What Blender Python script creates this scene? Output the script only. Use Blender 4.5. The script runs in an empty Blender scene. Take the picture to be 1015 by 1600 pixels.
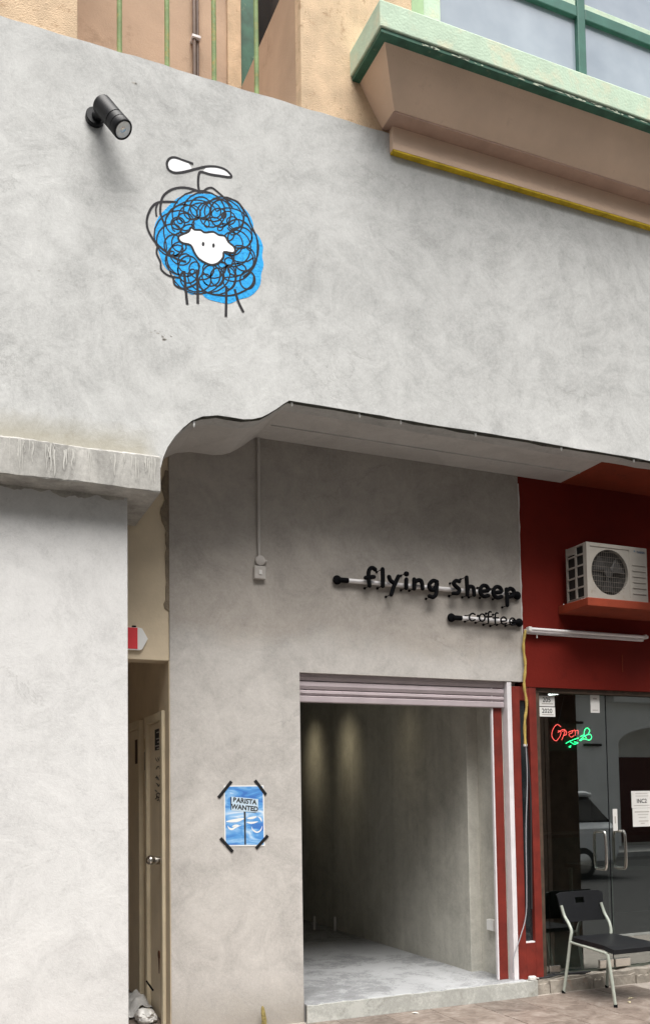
import bpy, bmesh, math, random
from mathutils import Vector, Matrix
rnd = random.Random(7)
R = math.radians
scene = bpy.context.scene

# ------------------------------------------------------------------ camera
CAM_H = 1.58
FPX, CX, CY, IW, IH = 1436.0, 507.5, 1161.0, 1015.0, 1600.0
_yaw, _pit, _rol = R(23.24), R(3.34), R(-0.85)
_f = Vector((math.sin(_yaw)*math.cos(_pit), math.cos(_yaw)*math.cos(_pit), math.sin(_pit)))
_r0 = Vector((math.cos(_yaw), -math.sin(_yaw), 0)); _u0 = _r0.cross(_f)
_r = math.cos(_rol)*_r0 + math.sin(_rol)*_u0
_u = -math.sin(_rol)*_r0 + math.cos(_rol)*_u0
CAM = Vector((0, 0, CAM_H))
cd = bpy.data.cameras.new("camera"); cam = bpy.data.objects.new("camera", cd)
scene.collection.objects.link(cam); scene.camera = cam
cd.sensor_fit = 'VERTICAL'; cd.sensor_height = 36; cd.lens = 36*FPX/IH
cd.shift_y = (CY-IH/2)/IH; cd.clip_start = .05; cd.clip_end = 600
M = Matrix((_r, _u, -_f)).transposed().to_4x4(); M.translation = CAM
cam.matrix_world = M

# ------------------------------------------------------------------ sky, sun, exposure
SUN_EL, SUN_AZ = R(66), R(192)          # azimuth clockwise from +Y
w = bpy.data.worlds.new("World"); scene.world = w; w.use_nodes = True
nt = w.node_tree; nt.nodes.clear()
sky = nt.nodes.new('ShaderNodeTexSky'); sky.sky_type = 'NISHITA'; sky.sun_disc = False
sky.sun_elevation = SUN_EL; sky.sun_rotation = SUN_AZ; sky.air_density = 1.0; sky.dust_density = 6.0; sky.ozone_density = 1.0
hs = nt.nodes.new('ShaderNodeHueSaturation'); hs.inputs['Saturation'].default_value = 0.22
bg = nt.nodes.new('ShaderNodeBackground'); bg.inputs['Strength'].default_value = 0.05
wo = nt.nodes.new('ShaderNodeOutputWorld')
nt.links.new(sky.outputs[0], hs.inputs['Color']); nt.links.new(hs.outputs[0], bg.inputs[0]); nt.links.new(bg.outputs[0], wo.inputs[0])
sl = bpy.data.lights.new("sun", 'SUN'); sl.energy = 1.5; sl.angle = R(50); sl.color = (1, .97, .93)
so = bpy.data.objects.new("sun", sl); scene.collection.objects.link(so)
_sd = Vector((math.sin(SUN_AZ)*math.cos(SUN_EL), math.cos(SUN_AZ)*math.cos(SUN_EL), math.sin(SUN_EL)))
so.rotation_euler = _sd.to_track_quat('Z', 'Y').to_euler(); so.location = (0, -10, 20)
vs = scene.view_settings; vs.view_transform = 'Standard'; vs.look = 'None'; vs.exposure = 1.92; vs.gamma = 1; vs.use_curve_mapping = False
scene.render.engine = 'CYCLES'
scene.cycles.max_bounces = 10; scene.cycles.diffuse_bounces = 6; scene.cycles.transparent_max_bounces = 16
scene.cycles.use_denoising = True; scene.cycles.sample_clamp_indirect = 6

# ------------------------------------------------------------------ helpers
def _ray(x, y): return _f + (x-CX)/FPX*_r + (CY-y)/FPX*_u
def onY(x, y, Y):                     # photo point on the upright plane at depth Y
    d = _ray(x, y); return CAM + d*(Y/d.y)
def onZ(x, y, Z):
    d = _ray(x, y); return CAM + d*((Z-CAM_H)/d.z)
def onX(x, y, X):
    d = _ray(x, y); return CAM + d*(X/d.x)

class MB:
    def __init__(s): s.v = []; s.f = []; s.mi = []
    def add(s, vs, fs, mi=0):
        o = len(s.v); s.v += [tuple(v) for v in vs]; s.f += [tuple(i+o for i in f) for f in fs]; s.mi += [mi]*len(fs); return s
    def box(s, x0, x1, y0, y1, z0, z1, b=0.0, mi=0):
        if b <= 0:
            vs = [(x, y, z) for z in (z0, z1) for y in (y0, y1) for x in (x0, x1)]
            return s.add(vs, [(0,2,3,1),(4,5,7,6),(0,1,5,4),(2,6,7,3),(0,4,6,2),(1,3,7,5)], mi)
        bm = bmesh.new(); bmesh.ops.create_cube(bm, size=1)
        for v in bm.verts: v.co = Vector(((x0+x1)/2+v.co.x*(x1-x0), (y0+y1)/2+v.co.y*(y1-y0), (z0+z1)/2+v.co.z*(z1-z0)))
        bmesh.ops.bevel(bm, geom=bm.edges[:], offset=b, segments=2, affect='EDGES', profile=.5)
        return s.bm(bm, mi)
    def bm(s, bm, mi=0):
        bm.verts.index_update(); s.add([v.co[:] for v in bm.verts], [[v.index for v in f.verts] for f in bm.faces], mi); bm.free(); return s
    def prism(s, pts, ax, a0, a1, mi=0):
        """polygon (2-D) extruded along axis ax; 'y': pts are (x,z), 'x': (y,z), 'z': (x,y)"""
        def mk(p, a):
            return (p[0], a, p[1]) if ax == 'y' else ((a, p[0], p[1]) if ax == 'x' else (p[0], p[1], a))
        n = len(pts); vs = [mk(p, a0) for p in pts]+[mk(p, a1) for p in pts]
        fs = [tuple(range(n)), tuple(range(2*n-1, n-1, -1))]+[(i, i+n, (i+1) % n+n, (i+1) % n) for i in range(n)]
        return s.add(vs, fs, mi)
    def tube(s, pts, r, n=10, mi=0, cap=True, closed=False, round_end=False):
        pts = [Vector(p) for p in pts]; m = len(pts); rr = r if isinstance(r, (list, tuple)) else [r]*m
        if round_end and not closed:
            d0 = (pts[0]-pts[1]).normalized(); d1 = (pts[-1]-pts[-2]).normalized(); r0, r1 = rr[0], rr[-1]
            pre = [pts[0]+d0*r0*math.sin(a) for a in (1.4, 1.0, .5)]; prr = [r0*math.cos(a) for a in (1.4, 1.0, .5)]
            post = [pts[-1]+d1*r1*math.sin(a) for a in (.5, 1.0, 1.4)]; por = [r1*math.cos(a) for a in (.5, 1.0, 1.4)]
            pts = pre+pts+post; rr = prr+list(rr)+por; m = len(pts)
        vs = []; fs = []; up = None
        for i, p in enumerate(pts):
            if closed: t = (pts[(i+1) % m]-pts[i-1])
            else: t = pts[min(i+1, m-1)]-pts[max(i-1, 0)]
            t.normalize()
            if up is None:
                up = Vector((0, 0, 1)) if abs(t.z) < .9 else Vector((1, 0, 0))
            up = (up-t*up.dot(t));
            if up.length < 1e-5: up = t.orthogonal()
            up.normalize(); sd = t.cross(up)
            for k in range(n):
                a = 2*math.pi*k/n; vs.append(p+rr[i]*(math.cos(a)*up+math.sin(a)*sd))
        for i in range(m if closed else m-1):
            j = (i+1) % m
            for k in range(n): fs.append((i*n+k, i*n+(k+1) % n, j*n+(k+1) % n, j*n+k))
        if cap and not closed: fs += [tuple(range(n-1, -1, -1)), tuple(range((m-1)*n, m*n))]
        return s.add(vs, fs, mi)
    def ball(s, c, r, seg=12, mi=0, sc=(1, 1, 1)):
        bm = bmesh.new(); bmesh.ops.create_uvsphere(bm, u_segments=seg, v_segments=seg//2+1, radius=r)
        for v in bm.verts: v.co = Vector((v.co.x*sc[0], v.co.y*sc[1], v.co.z*sc[2]))+Vector(c)
        return s.bm(bm, mi)
    def ribbon(s, pts, wd, mi=0):
        """flat painted stroke in an XZ plane facing -Y"""
        pts = [Vector(p) for p in pts]; m = len(pts); vs = []; fs = []
        ww = wd if isinstance(wd, (list, tuple)) else [wd]*m
        for i, p in enumerate(pts):
            t = pts[min(i+1, m-1)]-pts[max(i-1, 0)]; t.y = 0
            if t.length < 1e-9: t = Vector((1, 0, 0))
            t.normalize(); n = Vector((-t.z, 0, t.x))
            vs += [p+n*ww[i]/2, p-n*ww[i]/2]
        for i in range(m-1): fs.append((2*i, 2*i+1, 2*i+3, 2*i+2))
        return s.add(vs, fs, mi)
    def poly(s, pts, mi=0): return s.add(pts, [tuple(range(len(pts)))], mi)

def smooth_pts(pts, k=6, closed=False):
    P = [Vector(p) for p in pts]; n = len(P); out = []
    for i in range(n if closed else n-1):
        if closed: a, b, c, d = P[i-1], P[i], P[(i+1) % n], P[(i+2) % n]
        else: a, b, c, d = P[max(i-1, 0)], P[i], P[i+1], P[min(i+2, n-1)]
        for j in range(k):
            t = j/k; out.append(.5*((2*b)+(c-a)*t+(2*a-5*b+4*c-d)*t*t+(3*b-a-3*c+d)*t**3))
    if not closed: out.append(P[-1])
    return out

def build(name, mb, mats, parent=None, smooth=False, loc=None, fixn=True):
    me = bpy.data.meshes.new(name); me.from_pydata([tuple(v) for v in mb.v], [], mb.f); me.update()
    if fixn:
        bm = bmesh.new(); bm.from_mesh(me); bmesh.ops.recalc_face_normals(bm, faces=bm.faces[:]); bm.to_mesh(me); bm.free()
    for m in (mats if isinstance(mats, (list, tuple)) else [mats]): me.materials.append(m)
    if any(mb.mi): me.polygons.foreach_set('material_index', mb.mi)
    if smooth:
        me.polygons.foreach_set('use_smooth', [True]*len(me.polygons)); me.set_sharp_from_angle(angle=R(40))
    o = bpy.data.objects.new(name, me); scene.collection.objects.link(o)
    if parent is not None: adopt(o, parent)
    return o
def adopt(o, parent):
    o.parent = parent
    m = Matrix.Translation(parent_loc(parent)); o.matrix_parent_inverse = m.inverted()
def parent_loc(p):
    l = Vector(p.location); q = p.parent
    return l if q is None else l
def thing(name, loc, label, cat, group=None):
    o = bpy.data.objects.new(name, None); o.empty_display_size = .1; o.location = loc; scene.collection.objects.link(o)
    return tag(o, label, cat, group)
def tag(o, label, cat, group=None):
    o['label'] = label; o['category'] = cat
    if group: o['group'] = group
    return o
def struct(o): o['kind'] = 'structure'; return o

def text_mb(s, size, origin, xdir, ydir, offset=0.0, shear=0.0, align='CENTER'):
    """flat lettering, laid on a plane given by two directions"""
    c = bpy.data.curves.new('t', 'FONT'); c.body = s; c.size = size; c.offset = offset; c.align_x = align; c.align_y = 'CENTER'; c.shear = shear
    o = bpy.data.objects.new('t', c); scene.collection.objects.link(o)
    dg = bpy.context.evaluated_depsgraph_get(); me = bpy.data.meshes.new_from_object(o.evaluated_get(dg))
    mb = MB(); X = Vector(xdir); Y = Vector(ydir); O = Vector(origin)
    mb.add([O+X*v.co.x+Y*v.co.y for v in me.vertices], [tuple(p.vertices) for p in me.polygons])
    bpy.data.objects.remove(o); bpy.data.curves.remove(c); bpy.data.meshes.remove(me)
    return mb

# ------------------------------------------------------------------ materials
def new_mat(name):
    m = bpy.data.materials.new(name); m.use_nodes = True; t = m.node_tree
    return m, t, t.nodes['Principled BSDF']
def N(t, typ, **kw):
    n = t.nodes.new(typ)
    for k, v in kw.items():
        if k in n.inputs: n.inputs[k].default_value = v
        else: setattr(n, k, v)
    return n
def ramp(t, fac, stops):
    n = t.nodes.new('ShaderNodeValToRGB'); e = n.color_ramp.elements
    while len(e) < len(stops): e.new(.5)
    for el, (p, c) in zip(e, stops):
        el.position = p; el.color = (c, c, c, 1) if isinstance(c, (int, float)) else (*c, 1)
    t.links.new(fac, n.inputs[0]); return n
def mixc(t, a, b, fac, mode='MIX'):
    n = t.nodes.new('ShaderNodeMix'); n.data_type = 'RGBA'; n.blend_type = mode
    for sock, v in ((n.inputs[0], fac), (n.inputs[6], a), (n.inputs[7], b)):
        if hasattr(v, 'is_linked') or isinstance(v, bpy.types.NodeSocket): t.links.new(v, sock)
        elif isinstance(v, (int, float)): sock.default_value = v
        else: sock.default_value = (*v, 1)
    return n.outputs[2]
def plain(name, col, rough=.6, metal=0.0, var=.12, scale=8.0, bump=.0, bscale=60.0, spec=.4, dirt=None):
    m, t, b = new_mat(name); L = t.links
    g = N(t, 'ShaderNodeNewGeometry')
    nz = N(t, 'ShaderNodeTexNoise', Scale=scale, Detail=6.0, Roughness=.6); L.new(g.outputs['Position'], nz.inputs['Vector'])
    lo = tuple(max(0, c*(1-var)) for c in col); hi = tuple(min(1, c*(1+var)) for c in col)
    rp = ramp(t, nz.outputs[0], [(.3, lo), (.7, hi)])
    out = rp.outputs[0]
    if dirt:
        n2 = N(t, 'ShaderNodeTexNoise', Scale=dirt[1], Detail=8.0, Roughness=.7); L.new(g.outputs['Position'], n2.inputs['Vector'])
        r2 = ramp(t, n2.outputs[0], [(dirt[2], 0.0), (dirt[2]+.12, 1.0)])
        out = mixc(t, out, dirt[0], r2.outputs[0])
    L.new(out, b.inputs['Base Color'])
    b.inputs['Roughness'].default_value = rough; b.inputs['Metallic'].default_value = metal; b.inputs['Specular IOR Level'].default_value = spec
    if bump:
        n3 = N(t, 'ShaderNodeTexNoise', Scale=bscale, Detail=5.0); L.new(g.outputs['Position'], n3.inputs['Vector'])
        bp = N(t, 'ShaderNodeBump', Strength=bump, Distance=.01); L.new(n3.outputs[0], bp.inputs['Height']); L.new(bp.outputs[0], b.inputs['Normal'])
    return m
def emit(name, col, s):
    m, t, b = new_mat(name); b.inputs['Base Color'].default_value = (*col, 1)
    b.inputs['Emission Color'].default_value = (*col, 1); b.inputs['Emission Strength'].default_value = s
    return m
def cement(name, lo, mid, hi, tint=(1, .99, .97), seed=0.0, rough=.85, patch=.5, vstreak=.0, stain=None, ledge_stain=False, old_coat_shade=False, grime=False):
    m, t, b = new_mat(name); L = t.links
    g = N(t, 'ShaderNodeNewGeometry'); mp = N(t, 'ShaderNodeMapping'); mp.inputs['Location'].default_value = (seed, seed*1.7, seed*.6)
    L.new(g.outputs['Position'], mp.inputs['Vector']); V = mp.outputs[0]
    w1 = N(t, 'ShaderNodeTexNoise', Scale=1.3, Detail=3.0); L.new(V, w1.inputs['Vector'])
    vm = N(t, 'ShaderNodeVectorMath', operation='MULTIPLY_ADD'); L.new(w1.outputs['Color'], vm.inputs[0]); vm.inputs[1].default_value = (.5, .5, .5); L.new(V, vm.inputs[2]); W = vm.outputs[0]
    big = N(t, 'ShaderNodeTexNoise', Scale=1.1, Detail=8.0, Roughness=.62); L.new(W, big.inputs['Vector'])
    med = N(t, 'ShaderNodeTexNoise', Scale=6.5, Detail=12.0, Roughness=.74, Distortion=.5); L.new(W, med.inputs['Vector'])
    fine = N(t, 'ShaderNodeTexNoise', Scale=48.0, Detail=6.0, Roughness=.8); L.new(V, fine.inputs['Vector'])
    grain = N(t, 'ShaderNodeTexNoise', Scale=190.0, Detail=2.0); L.new(V, grain.inputs['Vector'])
    def ma(op, a, bb, c=None):
        n = N(t, 'ShaderNodeMath', operation=op)
        for i, q in enumerate((a, bb, c)):
            if q is None: continue
            if isinstance(q, (int, float)): n.inputs[i].default_value = q
            else: L.new(q, n.inputs[i])
        return n.outputs[0]
    # trowel strokes: stretched noise along two sweeping directions, swapped patch by patch
    def sweep(ang, sc, ss):
        q = N(t, 'ShaderNodeMapping'); q.inputs['Rotation'].default_value = (0, ang, .3*ang); L.new(W, q.inputs['Vector'])
        q2 = N(t, 'ShaderNodeMapping'); q2.inputs['Scale'].default_value = ss; L.new(q.outputs[0], q2.inputs['Vector'])
        nn = N(t, 'ShaderNodeTexNoise', Scale=sc, Detail=7.0, Roughness=.62); L.new(q2.outputs[0], nn.inputs['Vector']); return nn.outputs[0]
    sa, sb = sweep(.5, 1.0, (1.6, 6, 9.0)), sweep(-.75, 1.0, (1.4, 6, 8.0))
    pm = N(t, 'ShaderNodeTexNoise', Scale=.9, Detail=2.0); L.new(V, pm.inputs['Vector'])
    pr = ramp(t, pm.outputs[0], [(.45, 0.0), (.55, 1.0)])
    tw = ma('ADD', ma('MULTIPLY', sa, pr.outputs[0]), ma('MULTIPLY', sb, ma('SUBTRACT', 1.0, pr.outputs[0])))
    patch *= .75
    s = ma('MULTIPLY_ADD', big.outputs[0], patch, ma('MULTIPLY_ADD', med.outputs[0], .50, ma('MULTIPLY', tw, .22)))
    s = ma('ADD', s, ma('MULTIPLY_ADD', fine.outputs[0], .34, ma('MULTIPLY', grain.outputs[0], .18)))
    if vstreak:
        mq = N(t, 'ShaderNodeMapping'); mq.inputs['Scale'].default_value = (5, 5, .35); L.new(V, mq.inputs['Vector'])
        st = N(t, 'ShaderNodeTexNoise', Scale=1.0, Detail=7.0, Roughness=.65); L.new(mq.outputs[0], st.inputs['Vector'])
        s = ma('ADD', s, ma('MULTIPLY', ma('SUBTRACT', st.outputs[0], .5), vstreak))
    c0 = .5*(patch+.50+.22+.34+.18)
    rp = ramp(t, s, [(c0-.20, lo), (c0, mid), (c0+.18, hi)])
    col = mixc(t, rp.outputs[0], tint, 1.0, 'MULTIPLY')
    # hairline trowel scratches, a lighter scrape here and there
    sc = N(t, 'ShaderNodeTexNoise', Scale=9.0, Detail=3.0, Distortion=2.5); L.new(W, sc.inputs['Vector'])
    r3 = ramp(t, sc.outputs[0], [(.487, 0.0), (.5, .3), (.513, 0.0)])
    gate = ramp(t, big.outputs[0], [(.5, 0.0), (.6, 1.0)])
    col = mixc(t, col, (hi*.92, hi*.92, hi*.9), ma('MULTIPLY', r3.outputs[0], gate.outputs[0]))
    if stain:
        n2 = N(t, 'ShaderNodeTexNoise', Scale=stain[1], Detail=8.0, Roughness=.7); L.new(W, n2.inputs['Vector'])
        r2 = ramp(t, n2.outputs[0], [(stain[2], 0.0), (stain[2]+.15, stain[3])]); col = mixc(t, col, stain[0], r2.outputs[0])
    # skim-coat patches with a crisp, wandering edge and a slightly darker rim
    sk = N(t, 'ShaderNodeTexNoise', Scale=.62, Detail=2.0, Roughness=.45, Distortion=.3); L.new(V, sk.inputs['Vector'])
    k1 = ramp(t, sk.outputs[0], [(.42, .94), (.43, 1.0)]); k2 = ramp(t, sk.outputs[0], [(.560, 1.0), (.566, .955), (.585, 1.03)])
    col = mixc(t, mixc(t, col, k1.outputs[0], 1.0, 'MULTIPLY'), k2.outputs[0], 1.0, 'MULTIPLY')
    if grime:            # splash dirt at the foot
        sg = N(t, 'ShaderNodeSeparateXYZ'); L.new(g.outputs['Position'], sg.inputs[0])
        zg = ma('ADD', sg.outputs[2], ma('MULTIPLY', ma('SUBTRACT', .5, med.outputs[0]), .5))
        mg = N(t, 'ShaderNodeMapRange'); L.new(zg, mg.inputs[0]); mg.inputs[1].default_value = .32; mg.inputs[2].default_value = -.05; mg.inputs[3].default_value = 0.0; mg.inputs[4].default_value = .55
        col = mixc(t, col, (.23, .20, .155), mg.outputs[0])
    # sparse hairline cracks
    vo = N(t, 'ShaderNodeTexVoronoi', feature='DISTANCE_TO_EDGE', Scale=.75); wv = N(t, 'ShaderNodeVectorMath', operation='MULTIPLY_ADD'); L.new(med.outputs['Color'], wv.inputs[0]); wv.inputs[1].default_value = (.35, .35, .35); L.new(W, wv.inputs[2]); L.new(wv.outputs[0], vo.inputs['Vector'])
    cr = ramp(t, vo.outputs[0], [(0.0, 1.0), (.0045, 0.0)]); cg = ramp(t, pm.outputs[0], [(.58, 0.0), (.62, .35)])
    col = mixc(t, col, (lo*.45, lo*.43, lo*.40), ma('MULTIPLY', cr.outputs[0], cg.outputs[0]))
    if old_coat_shade:         # older, browner coat above an uneven day joint; recess shade painted in
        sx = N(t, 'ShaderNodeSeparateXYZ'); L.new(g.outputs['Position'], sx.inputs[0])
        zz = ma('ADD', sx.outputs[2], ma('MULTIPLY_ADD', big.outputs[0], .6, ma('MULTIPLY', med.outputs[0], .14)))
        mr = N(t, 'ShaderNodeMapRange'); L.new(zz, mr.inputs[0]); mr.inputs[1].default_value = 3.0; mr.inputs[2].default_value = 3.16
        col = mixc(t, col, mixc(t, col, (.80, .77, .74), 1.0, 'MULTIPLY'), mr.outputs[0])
    if ledge_stain:      # brown-green water stain on the render just above the ledge
        sx = N(t, 'ShaderNodeSeparateXYZ'); L.new(g.outputs['Position'], sx.inputs[0])
        zz = ma('ADD', sx.outputs[2], ma('MULTIPLY', med.outputs[0], .16))
        mr = N(t, 'ShaderNodeMapRange'); L.new(zz, mr.inputs[0]); mr.inputs[1].default_value = 3.93; mr.inputs[2].default_value = 3.78; mr.inputs[3].default_value = 0.0; mr.inputs[4].default_value = .6
        mx = N(t, 'ShaderNodeMapRange'); L.new(sx.outputs[0], mx.inputs[0]); mx.inputs[1].default_value = 1.27; mx.inputs[2].default_value = 1.15
        col = mixc(t, col, (.30, .27, .19), ma('MULTIPLY', mr.outputs[0], mx.outputs[0]))
    L.new(col, b.inputs['Base Color']); b.inputs['Roughness'].default_value = rough; b.inputs['Specular IOR Level'].default_value = .25
    hh = ma('ADD', ma('MULTIPLY', tw, .5), ma('MULTIPLY_ADD', fine.outputs[0], .45, ma('MULTIPLY_ADD', med.outputs[0], 1.2, ma('MULTIPLY', grain.outputs[0], .25))))
    bp = N(t, 'ShaderNodeBump', Strength=.35, Distance=.006); L.new(hh, bp.inputs['Height']); L.new(bp.outputs[0], b.inputs['Normal'])
    return m
def glass(name, tint, ior=1.6, haze=None):
    m, t, b = new_mat(name); L = t.links; t.nodes.remove(b); out = t.nodes['Material Output']
    tr = N(t, 'ShaderNodeBsdfTransparent'); tr.inputs[0].default_value = (*tint, 1)
    gl = N(t, 'ShaderNodeBsdfGlossy'); gl.inputs['Roughness'].default_value = .01; gl.inputs[0].default_value = (.95, 1, .98, 1)
    fr = N(t, 'ShaderNodeFresnel', IOR=ior); mx = N(t, 'ShaderNodeMixShader')
    gg = N(t, 'ShaderNodeNewGeometry'); iv = N(t, 'ShaderNodeMath', operation='SUBTRACT'); iv.inputs[0].default_value = 1.0; L.new(gg.outputs['Backfacing'], iv.inputs[1]); mu = N(t, 'ShaderNodeMath', operation='MULTIPLY'); L.new(iv.outputs[0], mu.inputs[0]); L.new(fr.outputs[0], mu.inputs[1]); L.new(mu.outputs[0], mx.inputs[0]); L.new(tr.outputs[0], mx.inputs[1]); L.new(gl.outputs[0], mx.inputs[2]); L.new(mx.outputs[0], out.inputs[0])
    return m

M_cem = cement('cement_render', .31, .49, .61, tint=(.985, .99, .965), seed=1.0, vstreak=.10, ledge_stain=True)
M_cem2 = cement('cement_wall', .33, .47, .56, tint=(1, .95, .89), seed=9.0, patch=.6, vstreak=.12, old_coat_shade=True, grime=True)
M_cem3 = cement('cement_pillar', .44, .59, .67, seed=17.0, patch=.4, grime=True, vstreak=.1)
M_cemin = cement('cement_inside', .38, .54, .64, tint=(1, .975, .87), seed=31.0, patch=.6, vstreak=.45)
M_soff = cement('cement_soffit', .44, .54, .62, tint=(1, .97, .93), seed=23.0)
M_floor = cement('screed_floor', .17, .29, .42, tint=(.96, .98, 1.0), seed=41.0, patch=.9, rough=.55)
M_ledge = cement('cement_ledge', .22, .36, .52, tint=(1, .975, .91), seed=53.0, vstreak=.6, patch=.35)
M_stepf = cement('cement_step', .26, .38, .50, tint=(.99, 1, .93), seed=61.0, patch=.8, stain=((.16, .15, .11), 3.0, .55, .6))
M_mould = plain('black_mould', (.06, .062, .052), .9, var=.5, scale=20, dirt=((.22, .21, .19), 9.0, .58))
M_patch = plain('raw_plaster_edge', (.20, .16, .115), .95, var=.3, scale=14, bump=.6, bscale=70)
M_cream = plain('cream_roughcast', (.58, .43, .285), .9, var=.2, scale=6, bump=.6, bscale=120, dirt=((.38, .25, .15), 14.0, .57))
M_creamdull = plain('cream_paint_corridor', (.60, .50, .36), .85, var=.12, scale=3, bump=.1, dirt=((.22, .17, .11), 8.0, .66))
M_peach = plain('peach_paint', (.74, .54, .40), .85, var=.08, scale=2.5, bump=.25, bscale=90, dirt=((.64, .45, .33), 5.0, .60))
M_tan = plain('tan_recess_paint', (.45, .32, .225), .85, var=.12, scale=2.5, bump=.25, bscale=90, dirt=((.36, .25, .17), 4.0, .58))
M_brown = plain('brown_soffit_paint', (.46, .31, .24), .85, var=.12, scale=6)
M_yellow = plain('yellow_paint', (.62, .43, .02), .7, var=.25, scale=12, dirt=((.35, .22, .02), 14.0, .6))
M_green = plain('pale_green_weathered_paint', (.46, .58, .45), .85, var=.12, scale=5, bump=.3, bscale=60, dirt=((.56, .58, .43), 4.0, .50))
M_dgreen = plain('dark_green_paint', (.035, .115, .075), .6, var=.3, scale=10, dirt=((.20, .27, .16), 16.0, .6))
M_bar = plain('green_bar_rusty', (.18, .25, .10), .7, var=.25, scale=9, dirt=((.30, .24, .07), 11.0, .52), bump=.3)
M_frameg = plain('window_frame_green', (.04, .13, .10), .5, var=.2, scale=7, dirt=((.10, .22, .16), 15.0, .64))
M_red = plain('red_wall_paint', (.14, .009, .004), .8, spec=.2, var=.14, scale=2.2, bump=.12, bscale=40, dirt=((.11, .007, .003), 4.0, .58))
M_redf = plain('red_frame_paint', (.16, .018, .011), .55, var=.28, scale=7, dirt=((.10, .015, .01), 12.0, .6))
M_orange = plain('orange_soffit_paint', (.22, .030, .008), .8, var=.14, scale=5, dirt=((.15, .022, .008), 9.0, .56))
M_wood = plain('dark_brown_wood', (.07, .045, .03), .7, var=.4, scale=12)
M_black = plain('black_paint', (.005, .005, .006), .9, spec=.08, var=.3, scale=20)
M_blackmetal = plain('black_powder_coat', (.008, .0085, .010), .45, spec=.25, var=.15, scale=30, bump=.08, bscale=300)
M_ink = plain('charcoal_mural_paint', (.014, .013, .016), .8, var=.35, scale=30)
M_blue = plain('blue_mural_paint', (.022, .35, .76), .85, var=.22, scale=45, bump=.5, bscale=60)
M_white = plain('white_mural_paint', (.83, .84, .85), .8, var=.03, scale=20)
M_wplast = plain('white_plastic', (.66, .64, .61), .45, var=.06, scale=9, dirt=((.45, .42, .37), 14.0, .68))
M_gplast = plain('painted_grey_conduit', (.44, .41, .38), .6, var=.08, scale=9)
M_tubew = plain('white_tube', (.74, .72, .72), .35, var=.05, scale=9)
M_trimw = plain('white_trim_paint', (.68, .65, .66), .5, var=.08, scale=11, dirt=((.36, .30, .30), 17.0, .66))
M_shut = plain('mauve_grey_shutter', (.42, .36, .375), .45, var=.08, scale=6, dirt=((.25, .20, .20), 7.0, .64), spec=.5)
M_acw = plain('ac_casing_ivory', (.31, .285, .25), .5, var=.07, scale=10, dirt=((.24, .19, .14), 12.0, .60))
M_acgr = plain('grille_wire', (.15, .13, .11), .6)
M_dark = plain('dark_recess', (.02, .018, .016), .8, var=.3)
M_chrome = plain('brushed_steel', (.62, .60, .56), .25, 1.0, var=.05)
M_lens = plain('lamp_lens', (.85, .85, .82), .15, var=.1, scale=60, spec=.8)
M_chairb = plain('black_chair_plastic', (.009, .0095, .011), .45, spec=.25, var=.2, scale=15, bump=.06, bscale=200)
M_chairl = plain('pale_green_grey_tube', (.35, .38, .33), .4, var=.1, scale=20, dirt=((.25, .24, .20), 25.0, .68))
M_paper = plain('white_paper', (.78, .77, .74), .8, var=.03)
M_print = plain('printed_ink', (.03, .03, .03), .8)
M_cable = plain('black_cable', (.02, .02, .022), .5)
M_cableg = plain('grey_cable', (.30, .30, .32), .5)
M_ytape = plain('yellow_wrapped_cable', (.42, .30, .08), .7, var=.3, scale=30, bump=.5, bscale=90)
M_door = plain('door_cream_paint', (.72, .62, .46), .55, var=.09, scale=4, dirt=((.28, .22, .15), 9.0, .68))
M_doorf = plain('door_frame_cream', (.70, .61, .44), .5, var=.08, scale=6)
M_rust = plain('rust', (.13, .055, .025), .9, var=.4, scale=40)
M_signred = plain('sign_red', (.70, .05, .06), .5, var=.06)
M_signw = plain('sign_white', (.80, .80, .78), .5, var=.03)
M_tape = plain('black_tape', (.010, .010, .011), .55, var=.2, bump=.2, bscale=150)
M_bag = plain('crumpled_plastic', (.68, .67, .64), .35, var=.1, scale=12, spec=.6)
M_news = plain('grey_newspaper', (.46, .455, .44), .85, var=.15, scale=40)
M_stake = plain('mossy_stake', (.25, .20, .07), .9, var=.5, scale=60, bump=.6, bscale=150)
M_stone = plain('rough_threshold_stone', (.30, .27, .23), .85, var=.35, scale=9, bump=.7, bscale=40, dirt=((.33, .22, .16), 8.0, .58))
M_asph = plain('asphalt', (.040, .039, .038), .9, var=.3, scale=30, bump=.5, bscale=200)
M_kerb = plain('kerb_concrete', (.36, .35, .33), .85, var=.2, scale=6, bump=.4)
M_ground = plain('ground_concrete', (.22, .21, .195), .9, var=.2, scale=1)
M_opp = plain('white_render_opposite', (.76, .76, .73), .85, var=.06, scale=2)
M_roof = plain('dark_roof_tiles', (.06, .045, .04), .8, var=.3, scale=8)
M_doorop = plain('maroon_door', (.07, .018, .015), .6, var=.2)
M_carw = plain('white_car_paint', (.70, .71, .71), .25, var=.02, spec=.6)
M_carg = plain('car_glass', (.015, .018, .02), .08, var=.1, spec=.8)
M_tyre = plain('tyre_rubber', (.02, .02, .02), .8)
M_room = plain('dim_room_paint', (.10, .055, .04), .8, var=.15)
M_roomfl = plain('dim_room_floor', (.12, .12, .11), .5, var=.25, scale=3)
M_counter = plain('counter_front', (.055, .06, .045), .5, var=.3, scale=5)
M_glass = glass('shop_glass', (.60, .66, .64), 3.5)
M_winroom = plain('office_blind', (.35, .38, .42), .7, var=.05)
M_tubelit = emit('lit_tube', (1, .98, .95), 7.0)
M_neonr = emit('neon_red', (1, .10, .09), 1.6)
M_neong = emit('neon_green', (.03, 1, .30), 2.2)
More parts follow.
